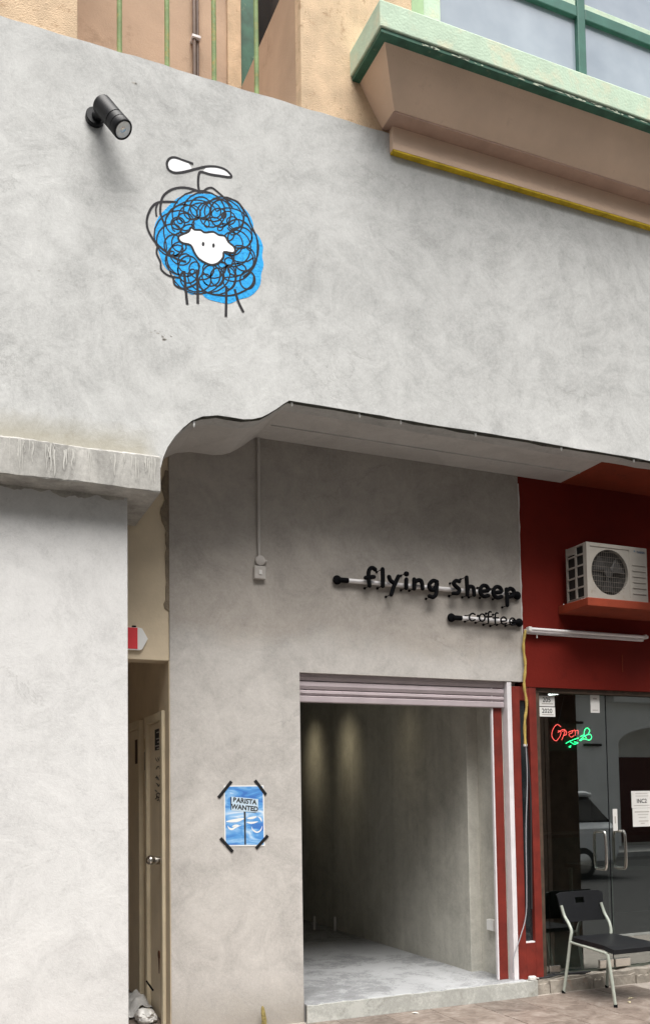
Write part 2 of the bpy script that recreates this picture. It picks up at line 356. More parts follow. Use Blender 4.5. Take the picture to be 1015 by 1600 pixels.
# tinted upper window: a reflecting pane with the pale blind behind
def pane_mat():
    m, t, b = new_mat('tinted_window_pane'); b.inputs['Base Color'].default_value = (.17, .20, .245, 1)
    b.inputs['Roughness'].default_value = .12; b.inputs['IOR'].default_value = 1.9; b.inputs['Specular IOR Level'].default_value = .8
    g = N(t, 'ShaderNodeNewGeometry'); nz = N(t, 'ShaderNodeTexNoise', Scale=2.2, Detail=4.0); t.links.new(g.outputs['Position'], nz.inputs['Vector'])
    rp = ramp(t, nz.outputs[0], [(.3, (.22, .265, .32)), (.7, (.33, .38, .44))]); t.links.new(rp.outputs[0], b.inputs['Base Color'])
    r2 = ramp(t, nz.outputs[0], [(.3, .12), (.7, .18)]); t.links.new(r2.outputs[0], b.inputs['Roughness'])
    return m
M_pane = pane_mat()
def tile_mat():
    m, t, b = new_mat('stone_tile'); L = t.links; g = N(t, 'ShaderNodeNewGeometry'); oi = N(t, 'ShaderNodeObjectInfo')
    nz = N(t, 'ShaderNodeTexNoise', Scale=7.0, Detail=9.0, Roughness=.7, Distortion=.8); L.new(g.outputs['Position'], nz.inputs['Vector'])
    rp = ramp(t, nz.outputs[0], [(.28, (.10, .076, .063)), (.5, (.185, .148, .124)), (.72, (.29, .25, .22))])
    r2 = ramp(t, oi.outputs['Random'], [(0, .82), (1, 1.1)]); col = mixc(t, rp.outputs[0], r2.outputs[0], 1.0, 'MULTIPLY')
    L.new(col, b.inputs['Base Color']); b.inputs['Roughness'].default_value = .42
    n3 = N(t, 'ShaderNodeTexNoise', Scale=25.0, Detail=6.0); L.new(g.outputs['Position'], n3.inputs['Vector'])
    r4 = ramp(t, n3.outputs[0], [(.3, .3), (.7, .6)]); L.new(r4.outputs[0], b.inputs['Roughness'])
    bp = N(t, 'ShaderNodeBump', Strength=.3, Distance=.004); L.new(n3.outputs[0], bp.inputs['Height']); L.new(bp.outputs[0], b.inputs['Normal'])
    return m
M_tile = tile_mat()
M_grout = plain('pale_grout', (.34, .30, .265), .9, var=.2, scale=12)

# ------------------------------------------------------------------ main planes
YF, YB = 5.443, 6.12          # street face of the beam, shop wall
Z_SOFF, Z_TOP = 4.157, 6.184
XL, XR = -2.5, 9.0

# ------------------------------------------------------------------ ground
struct(build('ground', MB().box(-150, 150, -150, 150, -.6, -.165), M_ground))
struct(build('road', MB().box(-60, 60, -7.2, 4.15, -.30, -.15), M_asph))
struct(build('kerb', MB().box(-20, 30, 4.15, 4.30, -.30, .0, .012), M_kerb))
pav = struct(build('pavement', MB().box(-6, 14, 4.302, 6.16, -.30, -.004), M_grout))
tm = MB().box(-.187, .187, -.182, .182, -.03, .0, .0025)
proto = None
for i in range(-8, 10):
    for j in range(0, 5):
        cx, cy = 4.55-.19-.38*7+.38*i+.0, 5.69-.185+.37-.37*j
        if cy-.182 < 4.30 or cx > 8.4: continue
        if proto is None:
            proto = build('tile', tm, M_tile); o = proto
        else:
            o = proto.copy(); scene.collection.objects.link(o)
        o.location = (cx, cy, .0+rnd.uniform(-.001, .001)); o.rotation_euler = (rnd.uniform(-.002, .002), rnd.uniform(-.002, .002), rnd.uniform(-.003, .003))
        o.parent = pav
struct(build('far_pavement', MB().box(-40, 60, -9.6, -7.2, -.30, -.02, .01), M_kerb))

# ------------------------------------------------------------------ the shophouse
SH = thing('shophouse', (2.5, YB, 0), 'grey cement shophouse with curved cut beam, cream upper floor and red neighbouring shopfront', 'building')

wave = [(1.29, 3.665), (1.318, 3.735), (1.365, 3.81), (1.415, 3.87), (1.472, 3.925), (1.54, 3.962), (1.637, 3.984), (1.72, 3.985), (1.806, 3.984), (1.87, 3.995), (1.93, 4.017), (1.979, 4.048), (2.03, 4.085), (2.08, 4.127), (2.122, Z_SOFF)]
def jline(x0, x1, z, step, amp):
    n = max(1, int(abs(x1-x0)/step)); return [(x0+(x1-x0)*i/n, z+(rnd.uniform(-amp, amp) if 0 < i < n else 0)) for i in range(n+1)]
out = jline(XL, XR, Z_TOP, .09, .004)+jline(XR, 2.122, Z_SOFF, .11, .0035)[:-1]+list(reversed(wave))+[(1.275, 3.60), (XL, 3.60)]
build('facade_wall', MB().prism(out, 'y', YF, YF+.16), M_cem, SH)['label'] = 'broad grey cement beam face with curved lower left corner'
# soffit with the same curve, running back to the shop wall
sof = [(x, z+.006) for x, z in wave]+[(4.80, Z_SOFF+.006), (4.80, Z_SOFF+.10), (2.09, Z_SOFF+.10), (1.95, 4.16), (1.80, 4.09), (1.55, 4.08), (1.38, 3.98), (1.26, 3.80), (1.26, 3.665)]
build('soffit', MB().prism(sof, 'y', YF+.162, YB+.1), M_soff, SH)
build('soffit', MB().box(4.80, XR, YF+.162, YB+.1, Z_SOFF+.004, Z_SOFF+.1), M_orange, SH)['label'] = 'orange painted soffit'
# mould-stained drip edge under the beam
dl = [(x, z-.002) for x, z in wave[3:]]+jline(2.2, XR, Z_SOFF-.003, .12, .002)
mb = MB()
vs = []
for x, z in dl:
    e = .04+rnd.uniform(-.014, .010); vs += [(x, YF+.004, z-.0012), (x, YF+e, z-.0012), (x, YF+e, z+.004), (x, YF+.004, z+.004)]
fs = []
for i in range(len(dl)-1):
    for k in range(4): fs.append((4*i+k, 4*i+(k+1) % 4, 4*i+4+(k+1) % 4, 4*i+4+k))
mb.add(vs, fs); build('drip_edge', mb, M_mould, SH)
dm = None
for px in (302, 455, 560, 624, 740, 873, 985):
    p = onY(px, 640, YF+.03); z = Z_SOFF if px > 452 else 3.92
    m = MB().tube([(p.x, YF+.022, z+.01), (p.x, YF+.02, z-.014), (p.x+.002, YF+.02, z-.028)], [.009, .008, .003], 6)
    build('lime_drip', m, M_signw, SH)
# the underside line between beam and the ceiling strip behind
build('ceiling_joint', MB().box(2.15, 4.79, 5.865, 5.873, Z_SOFF-.004, Z_SOFF+.02), M_soff, SH)
# ledge over the pillar
lp = [(5.357, 3.42), (5.353, 3.425), (5.353, 3.53), (5.354, 3.628), (5.362, 3.636), (5.446, 3.655), (6.10, 3.655), (6.10, 3.42)]
mb = MB(); nseg = 160
vs = []
for i in range(nseg+1):
    x = XL+(1.252-XL)*i/nseg
    for k, (y, z) in enumerate(lp): vs.append((x, y+(rnd.uniform(-.002, .002) if k < 5 else 0), z+(rnd.uniform(-.002, .002)+.003*math.sin(x*9+k) if k < 5 else 0)))
n = len(lp); fs = [tuple(range(n)), tuple(range((nseg+1)*n-1, nseg*n-1, -1))]
for i in range(nseg):
    for k in range(n): fs.append((i*n+k, i*n+(k+1) % n, (i+1)*n+(k+1) % n, (i+1)*n+k))
build('ledge', mb.add(vs, fs), M_ledge, SH)
# lime runs on the ledge face
mb = MB()
for i in range(70):
    x = rnd.uniform(-.2, 1.235); z = 3.632-rnd.uniform(0, .04); L = rnd.uniform(.04, .18); w = rnd.uniform(.004, .012); dx = rnd.uniform(-.004, .004)
    pts = [(x+dx*math.sin(t*.7), 5.3493-.00001*i, z-L*t/9) for t in range(10)]
    mb.ribbon(pts, [w*(1-.06*t)*rnd.uniform(.8, 1.1) for t in range(9)]+[w*.2])
build('lime_runs', mb, plain('lime_run', (.50, .49, .455), .9, var=.12, scale=40), SH)['kind'] = 'stuff'
# ragged stain of old mortar under the ledge
top = jline(-.6, 1.07, 3.424, .06, 0); bot = [(x, 3.418-.038*max(.05, math.sin((x-.25)*3.1))*(.55+.3*math.sin(x*19)+.25*math.sin(x*47))+rnd.uniform(-.006, .004)) for x, z in jline(-.6, 1.07, 0, .018, 0)]
build('mortar_stain', MB().prism(top+list(reversed(bot)), 'y', 5.5375, 5.545), plain('old_mortar', (.42, .40, .36), .95, var=.3, scale=18, bump=.6), SH)
build('pillar', MB().box(.22, 1.092, 5.54, 5.98, -.01, 3.44, .006), M_cem3, SH)
build('pillar', MB().box(5.20, 5.52, 5.30, 5.48, -.01, 4.154, .006), M_wood, SH)['label'] = 'unseen dark brown pillar added for the dark strip in the glass reflection'  # unseen pillar, added so the glass reflects a dark strip

# shop wall
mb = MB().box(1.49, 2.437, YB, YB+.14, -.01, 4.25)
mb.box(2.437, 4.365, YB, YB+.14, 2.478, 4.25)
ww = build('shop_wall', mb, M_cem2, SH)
# thin lighter seam of a day's plaster
# cream corridor wall
build('corridor_lintel', MB().box(XL, 1.489, YB+.012, YB+.16, 2.52, 4.25, .004), M_creamdull, SH)
build('corridor_front', MB().box(XL, -.9, YB+.012, YB+.16, -.01, 2.52), M_creamdull, SH)
# ragged plaster edge left of the cement
pts_l = []; pts_r = []
z = 3.84
while z > 2.86:
    t = (3.84-z)/.98; wv = .02+.05*max(0, math.sin(t*7.0))*(.6+.4*math.sin(t*23))+rnd.uniform(-.006, .006)
    pts_l.append((1.489-max(.012, wv), z)); z -= .03
pts_r = [(1.4935, 2.86), (1.4935, 3.84)]
build('plaster_edge', MB().prism(pts_l+pts_r, 'y', YB+.004, YB+.02), M_patch, SH)

# corridor
build('corridor_reveal', MB().box(1.484, 1.4895, YB+.004, YB+.30, .0, 2.519), M_creamdull, SH)
build('corridor_wall', MB().box(1.5, 2.3, YB+.142, 12.5, -.01, 2.9), M_creamdull, SH)
build('corridor_wall', MB().box(-1.05, -.9, YB+.162, 12.5, -.01, 2.9), M_creamdull, SH)
build('corridor_ceiling', MB().box(-.9, 1.5, YB+.162, 12.5, 2.70, 2.9), M_creamdull, SH)
build('corridor_floor', MB().box(-.9, 1.5, YB+.03, 12.5, -.05, .045), M_tile, SH)
build('corridor_end', MB().box(-1.05, 1.6, 12.5, 12.6, -.01, 2.9), M_creamdull, SH)
def cdoor(y0, y1, n):
    d = build('corridor_door', MB().box(1.488, 1.499, y0+.06, y1-.06, .05, 2.125, .002), M_door, SH)
    fr = MB().box(1.462, 1.499, y0, y0+.055, .046, 2.19, .004).box(1.462, 1.499, y1-.055, y1, .046, 2.19, .004).box(1.4625, 1.499, y0+.055, y1-.055, 2.13, 2.1895, .004)
    build('frame', fr, M_doorf, d)
    return d
d1 = cdoor(6.25, 6.80, 1); d2 = cdoor(7.00, 7.62, 2)
# lever/knob
k = MB().tube([(1.488, 6.36, 1.155), (1.44, 6.36, 1.155)], .028, 12).ball((1.42, 6.42, 1.155), .034, 12).tube([(1.445, 6.36, 1.155), (1.425, 6.42, 1.155)], .013, 8)
build('handle', k, M_chrome, d1, smooth=True)
def door_sheet(name, y0, y1, z0, z1, m, par, x=1.4845): return build(name, MB().box(x, x+.003, y0, y1, z0, z1), m, par)
nt1 = door_sheet('notice', 6.36, 6.56, 1.93, 2.08, M_print, d1)
mb = MB()
for zz in (2.055, 2.01, 1.985, 1.96, 1.94): mb.box(1.4828, 1.484, 6.38, 6.54-.05*(zz*50 % 2), zz-.004, zz+.004)
build('notice_print', mb, M_gplast, d1)
mb = MB()
for i, zz in enumerate((1.86, 1.80, 1.735, 1.68, 1.63, 1.60, 1.575)):
    y = 6.37
    while y < 6.52:
        L = rnd.uniform(.012, .05); mb.tube([(1.4853, y, zz+rnd.uniform(-.02, .02)), (1.4853, y+L, zz+rnd.uniform(-.02, .02))], .0035, 5); y += L+.012
build('marker_scrawl', mb, M_print, d1)['kind'] = 'stuff'
build('notice', MB().box(1.4955, 1.498, 6.83, 6.97, 1.80, 1.94), M_print, SH)
build('notice', MB().box(1.4955, 1.498, 6.83, 6.97, 1.96, 2.04), M_ytape, SH)
door_sheet('notice', 7.10, 7.26, 1.86, 2.05, M_wood, d2)
door_sheet('tape_strip', 7.075, 7.125, 1.36, 1.64, plain('ochre_tape', (.28, .15, .02), .6), d2)
build('lock_hole', MB().tube([(1.489, 6.46, .49), (1.482, 6.46, .49)], .03, 10), M_rust, d1)
build('rust_run', MB().prism([(6.44, .48), (6.49, .47), (6.47, .36), (6.455, .36)], 'x', 1.4858, 1.4875), M_rust, d1)

# coffee shop inside
build('shop_floor', MB().box(2.44, 4.30, 6.078, 12.0, -.02, .125, .008), M_floor, SH)
# step face
pts = jline(2.44, 4.385, .118, .07, .004)+jline(4.385, 2.44, -.002, .2, 0)
build('step', MB().prism(pts, 'y', 6.062, 6.10), M_stepf, SH)
build('step', MB().box(4.255, 4.385, 6.10, 6.20, -.002, .116, .006), M_stepf, SH)
build('room_wall', MB().box(4.10, 4.34, 6.57, 12.0, .10, 3.0, .004), M_cemin, SH)
build('room_wall', MB().box(4.205, 4.34, 6.20, 6.568, .10, 3.0), M_cemin, SH)
build('room_wall', MB().box(2.302, 2.40, YB+.142, 12.0, -.01, 3.0), M_cemin, SH)
build('room_wall', MB().box(2.302, 4.34, 12.0, 12.1, -.01, 3.0), M_cemin, SH)
build('room_ceiling', MB().box(2.302, 4.34, YB+.142, 12.1, 2.92, 3.05), M_cemin, SH)
for px, py in ((523, 1440), (491, 1452)):
    p = onX(px, py, 4.06) if px > 500 else onZ(px, py, .13)
    build('pipe_stub', MB().tube([(min(p.x, 4.06), p.y, .12), (min(p.x, 4.06), p.y, .27)], .014, 10), M_wplast, SH, smooth=True)
# roller shutter
rs = build('roller_shutter', MB().box(2.38, 4.215, 6.19, 6.42, 2.50, 2.86, .03), M_shut, SH)
for i, (z0, z1) in enumerate(((2.425, 2.485), (2.362, 2.422), (2.318, 2.359))):
    prof = [(6.185, z0), (6.168, z0+.004), (6.158, (z0+z1)/2-.004), (6.160, z1-.008), (6.172, z1-.001), (6.19, z1), (6.195, z0+.004)]
    build('slat', MB().prism(prof, 'x', 2.40, 4.205), M_shut, rs)
build('bottom_bar', MB().box(2.40, 4.205, 6.155, 6.20, 2.268, 2.315, .006), M_shut, rs)
build('guide_rail', MB().box(4.213, 4.256, 6.125, 6.20, .118, 2.476, .004), M_trimw, rs)
build('guide_rail', MB().box(2.4375, 2.452, 6.20, 6.24, .126, 2.45), M_trimw, rs)
build('door_jamb', MB().box(4.094, 4.108, 6.172, 6.20, .127, 2.44, .003), M_trimw, SH)
build('door_jamb', MB().box(4.110, 4.195, 6.182, 6.20, .127, 2.44), M_redf, SH)
# red shopfront frame beside the shutter
mb = MB().box(4.258, 4.335, 6.13, 6.20, .117, 2.44, .004).box(4.425, 4.495, 6.13, 6.20, .117, 2.44, .004).box(4.335, 4.425, 6.132, 6.20, .117, .40, .003).box(4.335, 4.425, 6.132, 6.20, 2.33, 2.44, .003)
fr = build('side_frame', mb, M_redf, SH)
build('pane', MB().box(4.336, 4.424, 6.165, 6.172, .40, 2.33), M_carg, fr)
build('sill', MB().box(4.337, 4.423, 6.136, 6.165, .395, .41), M_trimw, fr)
build('door_post', MB().box(4.497, 4.545, 6.155, 6.24, .10, 2.44, .004), M_wood, SH)
build('red_wall', MB().box(4.367, XR, YB+.006, YB+.15, 2.44, 4.25), M_red, SH)
build('header_strip', MB().box(4.26, XR, 6.15, 6.26, 2.405, 2.4385), M_wood, SH)  # dark brown strip along the bottom of the header
# worn white line where cement meets red
pl = [(4.366+rnd.uniform(-.004, .002), z) for z in [2.48+.06*i for i in range(28)]]; pr = [(4.374+rnd.uniform(-.003, .005), z) for x, z in reversed(pl)]
build('paint_edge', MB().prism(pl+pr, 'y', YB-.0015, YB+.01), M_soff, SH)
# neighbouring shop: threshold, glass doors, dim room
pts = jline(4.388, XR, .105, .09, .008)+jline(XR, 4.388, -.002, .5, 0)
mb = MB().prism(pts, 'y', 6.115, 6.30)
build('threshold', mb, M_stone, SH)
x0 = 4.392
while x0 < 6.4:
    L = rnd.choice((.09, .13, .2, .34, .42)); h = rnd.uniform(.05, .095)
    top = [(x0+L*t/6, h+rnd.uniform(-.012, .008)) for t in range(7)]
    build('threshold_stone', MB().prism(top+[(x0+L, -.004), (x0, -.004)], 'y', 6.095+rnd.uniform(-.008, .006), 6.125), M_stone, SH); x0 += L+rnd.uniform(.002, .008)
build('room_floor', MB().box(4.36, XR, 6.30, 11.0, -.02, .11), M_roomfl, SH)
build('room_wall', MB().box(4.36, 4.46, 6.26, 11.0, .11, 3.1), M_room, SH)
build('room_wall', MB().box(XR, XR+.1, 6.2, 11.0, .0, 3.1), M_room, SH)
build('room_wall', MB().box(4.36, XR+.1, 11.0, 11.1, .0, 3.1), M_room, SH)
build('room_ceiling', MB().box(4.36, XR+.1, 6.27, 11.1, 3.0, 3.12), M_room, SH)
def gdoor(x0, x1, hx, name='glass_door'):
    d = build(name, MB().box(x0, x1, 6.200, 6.210, .135, 2.402), M_glass, SH)
    if hx:
        pts = smooth_pts([(hx, 6.135, .96), (hx, 6.128, 1.10), (hx, 6.135, 1.235), (hx, 6.17, 1.252), (hx, 6.24, 1.252), (hx, 6.275, 1.235), (hx, 6.282, 1.10), (hx, 6.275, .96), (hx, 6.24, .943), (hx, 6.17, .943)], 3, True)
        build('handle', MB().tube(pts, .012, 8, closed=True), M_chrome, d, smooth=True)
    return d
gd1 = gdoor(4.62, 5.247, 5.15); gd2 = gdoor(5.257, 5.90, 5.354); gp = gdoor(5.91, 8.0, None, 'glass_panel'); gp0 = gdoor(4.548, 4.612, None, 'glass_panel')
for d, xs in ((gd1, (5.10, 5.245)), (gd2, (5.262, 5.42)), ):
    p = build('patch_fitting', MB().box(xs[0], xs[1], 6.188, 6.222, .125, .195, .004), M_chrome, d)
build('patch_fitting', MB().box(4.60, 4.70, 6.188, 6.222, .125, .19, .004), M_chrome, gd1)
build('bar_seam', MB().box(5.2475, 5.2565, 6.199, 6.211, .14, 2.40), M_black, gd1)

# air-conditioner shelf
build('air_conditioner_shelf', MB().box(4.735, 6.4, 5.75, YB+.004, 3.05, 3.118, .006), M_orange, SH)

# ------------------------------------------------------------------ upper floor
CF = YF+.014
build('upper_wall', MB().box(XL, .78, CF, CF+.35, Z_TOP-.03, 9.5, .006), M_cream, SH)
build('upper_wall', MB().box(2.242, 3.10, CF, CF+.10, Z_TOP-.03, 9.5, .006), M_cream, SH)
build('upper_wall', MB().box(3.10, XR, CF, CF+.10, Z_TOP-.03, 6.66), M_cream, SH)
build('wing_wall', MB().box(2.246, 2.50, CF+.10, 6.74, Z_TOP-.03, 7.29, .004), M_tan, SH)
build('recess_wall', MB().box(.60, 2.13, 6.75, 6.9, Z_TOP-.03, 9.5), M_tan, SH)
build('window_surround', MB().box(2.132, 2.245, 6.72, 6.9, Z_TOP-.03, 9.5, .006), M_cream, SH)
rw = build('recess_window', MB().box(2.248, 2.385, 6.76, 6.86, 6.7, 9.5, .006), M_dgreen, SH)
build('pane', MB().box(2.387, 3.08, 6.80, 6.83, 6.7, 9.5), M_carg, rw)
build('recess_floor', MB().box(.78, 2.242, CF+.2, 6.75, 6.02, 6.12), M_cem, SH)
build('recess_side', MB().box(.60, .78, CF+.35, 6.75, Z_TOP-.03, 9.5), M_peach, SH)
build('recess_side', MB().box(3.0, 3.1, CF+.10, 6.9, Z_TOP-.03, 9.5), M_peach, SH)
for px in (187, 261, 334, 400):
    x = onY(px, 60, YF+.07).x
    pts = [(x+rnd.uniform(-.002, .002), YF+.07, z) for z in (6.12, 6.5, 7.0, 7.6, 8.4, 9.3)]
    build('railing_bar', MB().tube(pts, .0165, 10), M_bar, SH, smooth=True)
# drain pipe pair on recess wall
x = onY(306, 60, 6.70).x
pp = build('drain_pipe', MB().tube([(x-.012, 6.70, 6.1), (x-.012, 6.70, 9.3)], .016, 10).tube([(x+.017, 6.71, 6.1), (x+.017, 6.71, 9.3)], .012, 10), plain('brown_pipe', (.14, .10, .08), .6, var=.2), SH, smooth=True)
build('pipe_clip', MB().box(x-.035, x+.035, 6.675, 6.75, onY(306, 60, 6.7).z-.012, onY(306, 60, 6.7).z+.012, .004), M_trimw, pp)
# projecting window box
bx0 = 2.607
slab = build('window_box_slab', MB().box(bx0, XR, 5.0, CF+.02, 6.518, 6.700, .008), M_green, SH)
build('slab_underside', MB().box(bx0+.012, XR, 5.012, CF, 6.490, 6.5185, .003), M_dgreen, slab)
mb = MB(); q = random.Random(5)
for i in range(90):
    x = q.uniform(2.9, 6.2); w = q.uniform(.008, .05); z = 6.4935+q.uniform(.002, .018); h = q.uniform(.002, .007)
    mb.poly([(x+w*math.cos(a)*q.uniform(.7, 1.2), 5.0098, z+h*math.sin(a)*q.uniform(.6, 1.2)) for a in [k*.698 for k in range(9)]])
build('paint_flakes', mb, plain('old_pale_paint', (.50, .56, .44), .9, var=.2, scale=30), slab)['kind'] = 'stuff'
# concave hopper body
prof = [(0, 6.4905), (.10, 6.45), (.35, 6.37), (.65, 6.29), (1, 6.216)]
mb = MB(); vs = []
for t, z in prof:
    q = t**.8; x = 2.676+(2.842-2.676)*q; y = 5.075+(5.272-5.075)*q
    vs += [(x, CF+.01, z), (x, y, z), (XR, y, z), (XR, CF+.01, z)]
fs = [(0, 1, 2, 3), tuple(range(4*len(prof)-1, 4*len(prof)-5, -1))]
for i in range(len(prof)-1):
    for k in range(4): fs.append((4*i+k, 4*i+(k+1) % 4, 4*i+4+(k+1) % 4, 4*i+4+k))
bod = build('window_box_body', mb.add(vs, fs), M_peach, SH)
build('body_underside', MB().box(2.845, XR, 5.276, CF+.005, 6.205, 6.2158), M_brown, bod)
fas = build('window_box_fascia', MB().box(2.893, XR, 5.395, CF+.004, 6.042, 6.2045), M_peach, SH)
build('yellow_underside', MB().box(2.896, XR, 5.397, YF-.001, 6.028, 6.0415), M_yellow, fas)
# window above
WY = 5.52
uw = build('upper_window', MB().box(3.20, 3.345, WY-.05, WY+.04, 6.66, 9.0, .006), M_green, SH)
build('window_post', MB().box(3.10, 3.20, CF+.002, WY+.02, 6.66, 9.0, .004), M_bar if False else plain('mid_green_paint', (.33, .47, .27), .8, var=.15), uw)
mulx = [3.347, 4.600, 4.665, 5.93, 5.995, 7.2]
for xx in (4.600, 5.93, 7.26):
    build('mullion', MB().box(xx, xx+.075, WY-.03, WY+.04, 6.66, 9.0, .006), M_frameg, uw)
for (xa, xb) in ((3.347, 4.598), (4.677, 5.928), (6.007, 7.258)):
    build('transom', MB().box(xa, xb, WY-.028, WY+.04, 7.655, 7.745, .006), M_frameg, uw)
    build('transom', MB().box(xa, xb, WY-.012, WY+.04, 7.745, 7.80, .004), M_green, uw)
    build('transom', MB().box(xa, xb, WY-.028, WY+.04, 6.66, 6.70, .004), M_frameg, uw)
    build('pane', MB().box(xa, xb, WY+.008, WY+.014, 6.70, 7.655), M_pane, uw)
    build('pane', MB().box(xa, xb, WY+.008, WY+.014, 7.80, 9.0), M_pane, uw)
build('window_room', MB().box(3.1, XR, WY+.045, WY+.06, 6.66, 9.5), M_winroom, SH)
build('upper_wall', MB().box(3.1, XR, CF, CF+.10, 9.0, 9.5), M_cream, SH)

# small chips and scuffs in the render
mb = MB()
for (px, py, n, sp, r_) in ((252, 523, 7, 16, .006), (262, 528, 5, 9, .009), (212, 130, 2, 4, .012), (560, 560, 4, 60, .004), (820, 430, 5, 90, .004), (90, 430, 4, 50, .004), (700, 480, 4, 70, .004)):
    for k in range(n):
        p = onY(px+rnd.uniform(-sp, sp), py+rnd.uniform(-sp*.4, sp*.4), YF-.0006); r = r_*rnd.uniform(.4, 1.2)
        mb.poly([p+Vector((r*1.6*math.cos(a)*rnd.uniform(.6, 1.2), 0, r*.7*math.sin(a)*rnd.uniform(.6, 1.2))) for a in [i*.785 for i in range(8)]])
build('render_chips', mb, plain('chipped_render', (.34, .325, .30), .95, var=.5, scale=60), SH)['kind'] = 'stuff'
# ------------------------------------------------------------------ painted sheep logo
def zp(pts, ox, oy, s, Y): return [onY(ox+x*s, oy+y*s, Y) for x, y in pts]
S3 = 240/1015
def mural(pts, off): return zp(pts, 200, 220, S3, YF-.0004-off*.3)
blob = [(300,400),(350,368),(450,350),(560,355),(640,375),(720,412),(790,470),(825,540),(832,590),(870,640),(892,700),(886,760),(896,820),(880,880),(876,940),(850,990),(800,1030),(730,1050),(670,1076),(600,1066),(520,1042),(480,1005),(430,1016),(390,1000),(340,970),(305,935),(318,900),(270,860),(230,810),(200,720),(175,640),(175,570),(205,500),(250,450)]
bp = smooth_pts([(x, y, 0) for x, y in blob], 4, True)
MU = build('painted_sheep_logo', MB().poly(mural([(p.x, p.y) for p in bp], .003)), M_blue, SH)
MU['label'] = 'blue and black scribbled sheep logo painted on the beam'
PXM = 1.22/258.0
def stroke(mb, pts, wpx, off, k=6, closed=False, jit=0):
    P = smooth_pts([(x, y, 0) for x, y in pts], k, closed)
    if closed: P.append(P[0])
    mb.ribbon(mural([(p.x, p.y) for p in P], off), wpx*PXM)
prop = [(432,152),(370,130),(310,110),(275,118),(258,150),(270,190),(310,210),(370,205),(450,185),(520,170),(590,172),(650,195),(682,238),(600,230),(540,220),(484,205),(468,225),(464,290),(475,350)]
build('propeller_fill', MB().poly(mural([(310,112),(277,120),(262,150),(272,186),(310,206),(370,201),(425,188),(400,145),(370,133)], .003)).poly(mural([(495,203),(520,172),(590,175),(648,198),(678,234),(600,227),(540,217)], .003)), M_white, MU)
mb = MB()
stroke(mb, prop, 3.3, .005)
stroke(mb, [(475,335),(400,312),(330,310),(270,332),(228,375),(215,440),(218,490),(245,560)], 3.0, .0054)
stroke(mb, [(330,405),(220,403),(165,430),(130,500),(128,570),(160,640),(200,690),(260,740),(320,780),(385,800)], 3.0, .0058)
stroke(mb, [(490,345),(520,316),(555,310),(590,335),(640,380),(690,440)], 2.6, .0062)
stroke(mb, [(200,690),(190,740),(215,800),(222,850),(270,890),(340,905)], 2.6, .0066)
stroke(mb, [(190,500),(185,450),(200,405)], 2.4, .0064)
stroke(mb, [(640,380),(720,400),(780,480),(815,560),(850,640),(855,720),(845,800),(810,860),(760,900)], 2.4, .0068)
stroke(mb, [(300,900),(310,950),(360,975),(420,960),(470,930)], 2.6, .0070)
stroke(mb, [(470,960),(520,1000),(600,1020),(690,1020),(770,990),(820,950),(830,890),(800,860)], 2.4, .0072)
for lg in ([(372,860),(380,960),(392,1080)], [(455,850),(460,960),(462,1075)], [(650,960),(649,1060),(647,1162)], [(705,980),(728,1060),(763,1132)]):
    stroke(mb, lg, 3.6, .0076)
build('outline_strokes', mb, M_ink, MU)
mb = MB(); off = .0045
def curl(cx, cy, rx, ry, loops, lr, a0, a1, w, seed):
    global off
    q = random.Random(seed); n = int(loops*16*(a1-a0)/(2*math.pi)); pts = []
    for i in range(n+1):
        t = i/n; a = a0+(a1-a0)*t; l = lr*(1+.38*math.sin(t*9+seed)+.18*math.sin(t*23+2*seed))
        b = loops*a+seed
        pts.append((cx+rx*math.cos(a)+l*math.cos(b)*1.0, cy+ry*math.sin(a)+l*math.sin(b)*.95))
    off += .0001
    mb.ribbon(mural(pts, off), w*PXM)
curl(515, 690, 262, 262, 10.3, 68, 0, 2*math.pi, 2.0, 1)
curl(510, 680, 235, 240, 7.4, 92, 1.0, 2*math.pi+1, 1.9, 3)
curl(515, 570, 190, 110, 17.0, 46, math.pi*1.02, math.pi*1.98, 1.8, 4)
curl(515, 700, 185, 165, 12.5, 44, .2, 2*math.pi+.2, 1.8, 5)
curl(520, 690, 290, 290, 4.2, 40, -.5, 2*math.pi-.5, 1.7, 6)
for i, (cx, cy, rx, ry) in enumerate(((330, 545, 45, 40), (300, 690, 60, 70), (550, 890, 60, 70), (590, 900, 45, 60), (670, 900, 45, 80), (770, 780, 70, 80), (740, 640, 80, 70), (610, 480, 70, 90), (480, 440, 70, 70), (400, 850, 70, 90), (790, 920, 50, 60), (720, 850, 60, 40))):
    off += .0001
    mb.ribbon(mural([(cx+rx*math.cos(a*.2618+i), cy+ry*math.sin(a*.2618+i)) for a in range(27)], off), 2.0*PXM)
build('wool_scribble', mb, M_ink, MU)
face = [(333,640),(345,624),(400,600),(416,572),(440,587),(480,590),(500,604),(520,606),(545,602),(570,604),(600,622),(640,630),(665,670),(700,700),(708,730),(690,742),(635,735),(630,770),(600,805),(560,820),(520,810),(470,780),(440,740),(415,690),(370,678),(345,664)]
fp = smooth_pts([(x, y, 0) for x, y in face], 3, True)
fo = build('sheep_face', MB().poly(mural([(p.x, p.y) for p in fp], .0082)), M_white, MU)
mb = MB(); fl = [(p.x, p.y) for p in fp]; mb.ribbon(mural(fl+[fl[0]], .0088), 3.0*PXM); build('face_outline', mb, M_ink, MU)
for cx, cy in ((497, 682), (565, 692)):
    build('eye', MB().poly(mural([(cx+9*math.cos(a*.3927), cy+15*math.sin(a*.3927)) for a in range(16)], .0090)), M_ink, MU)

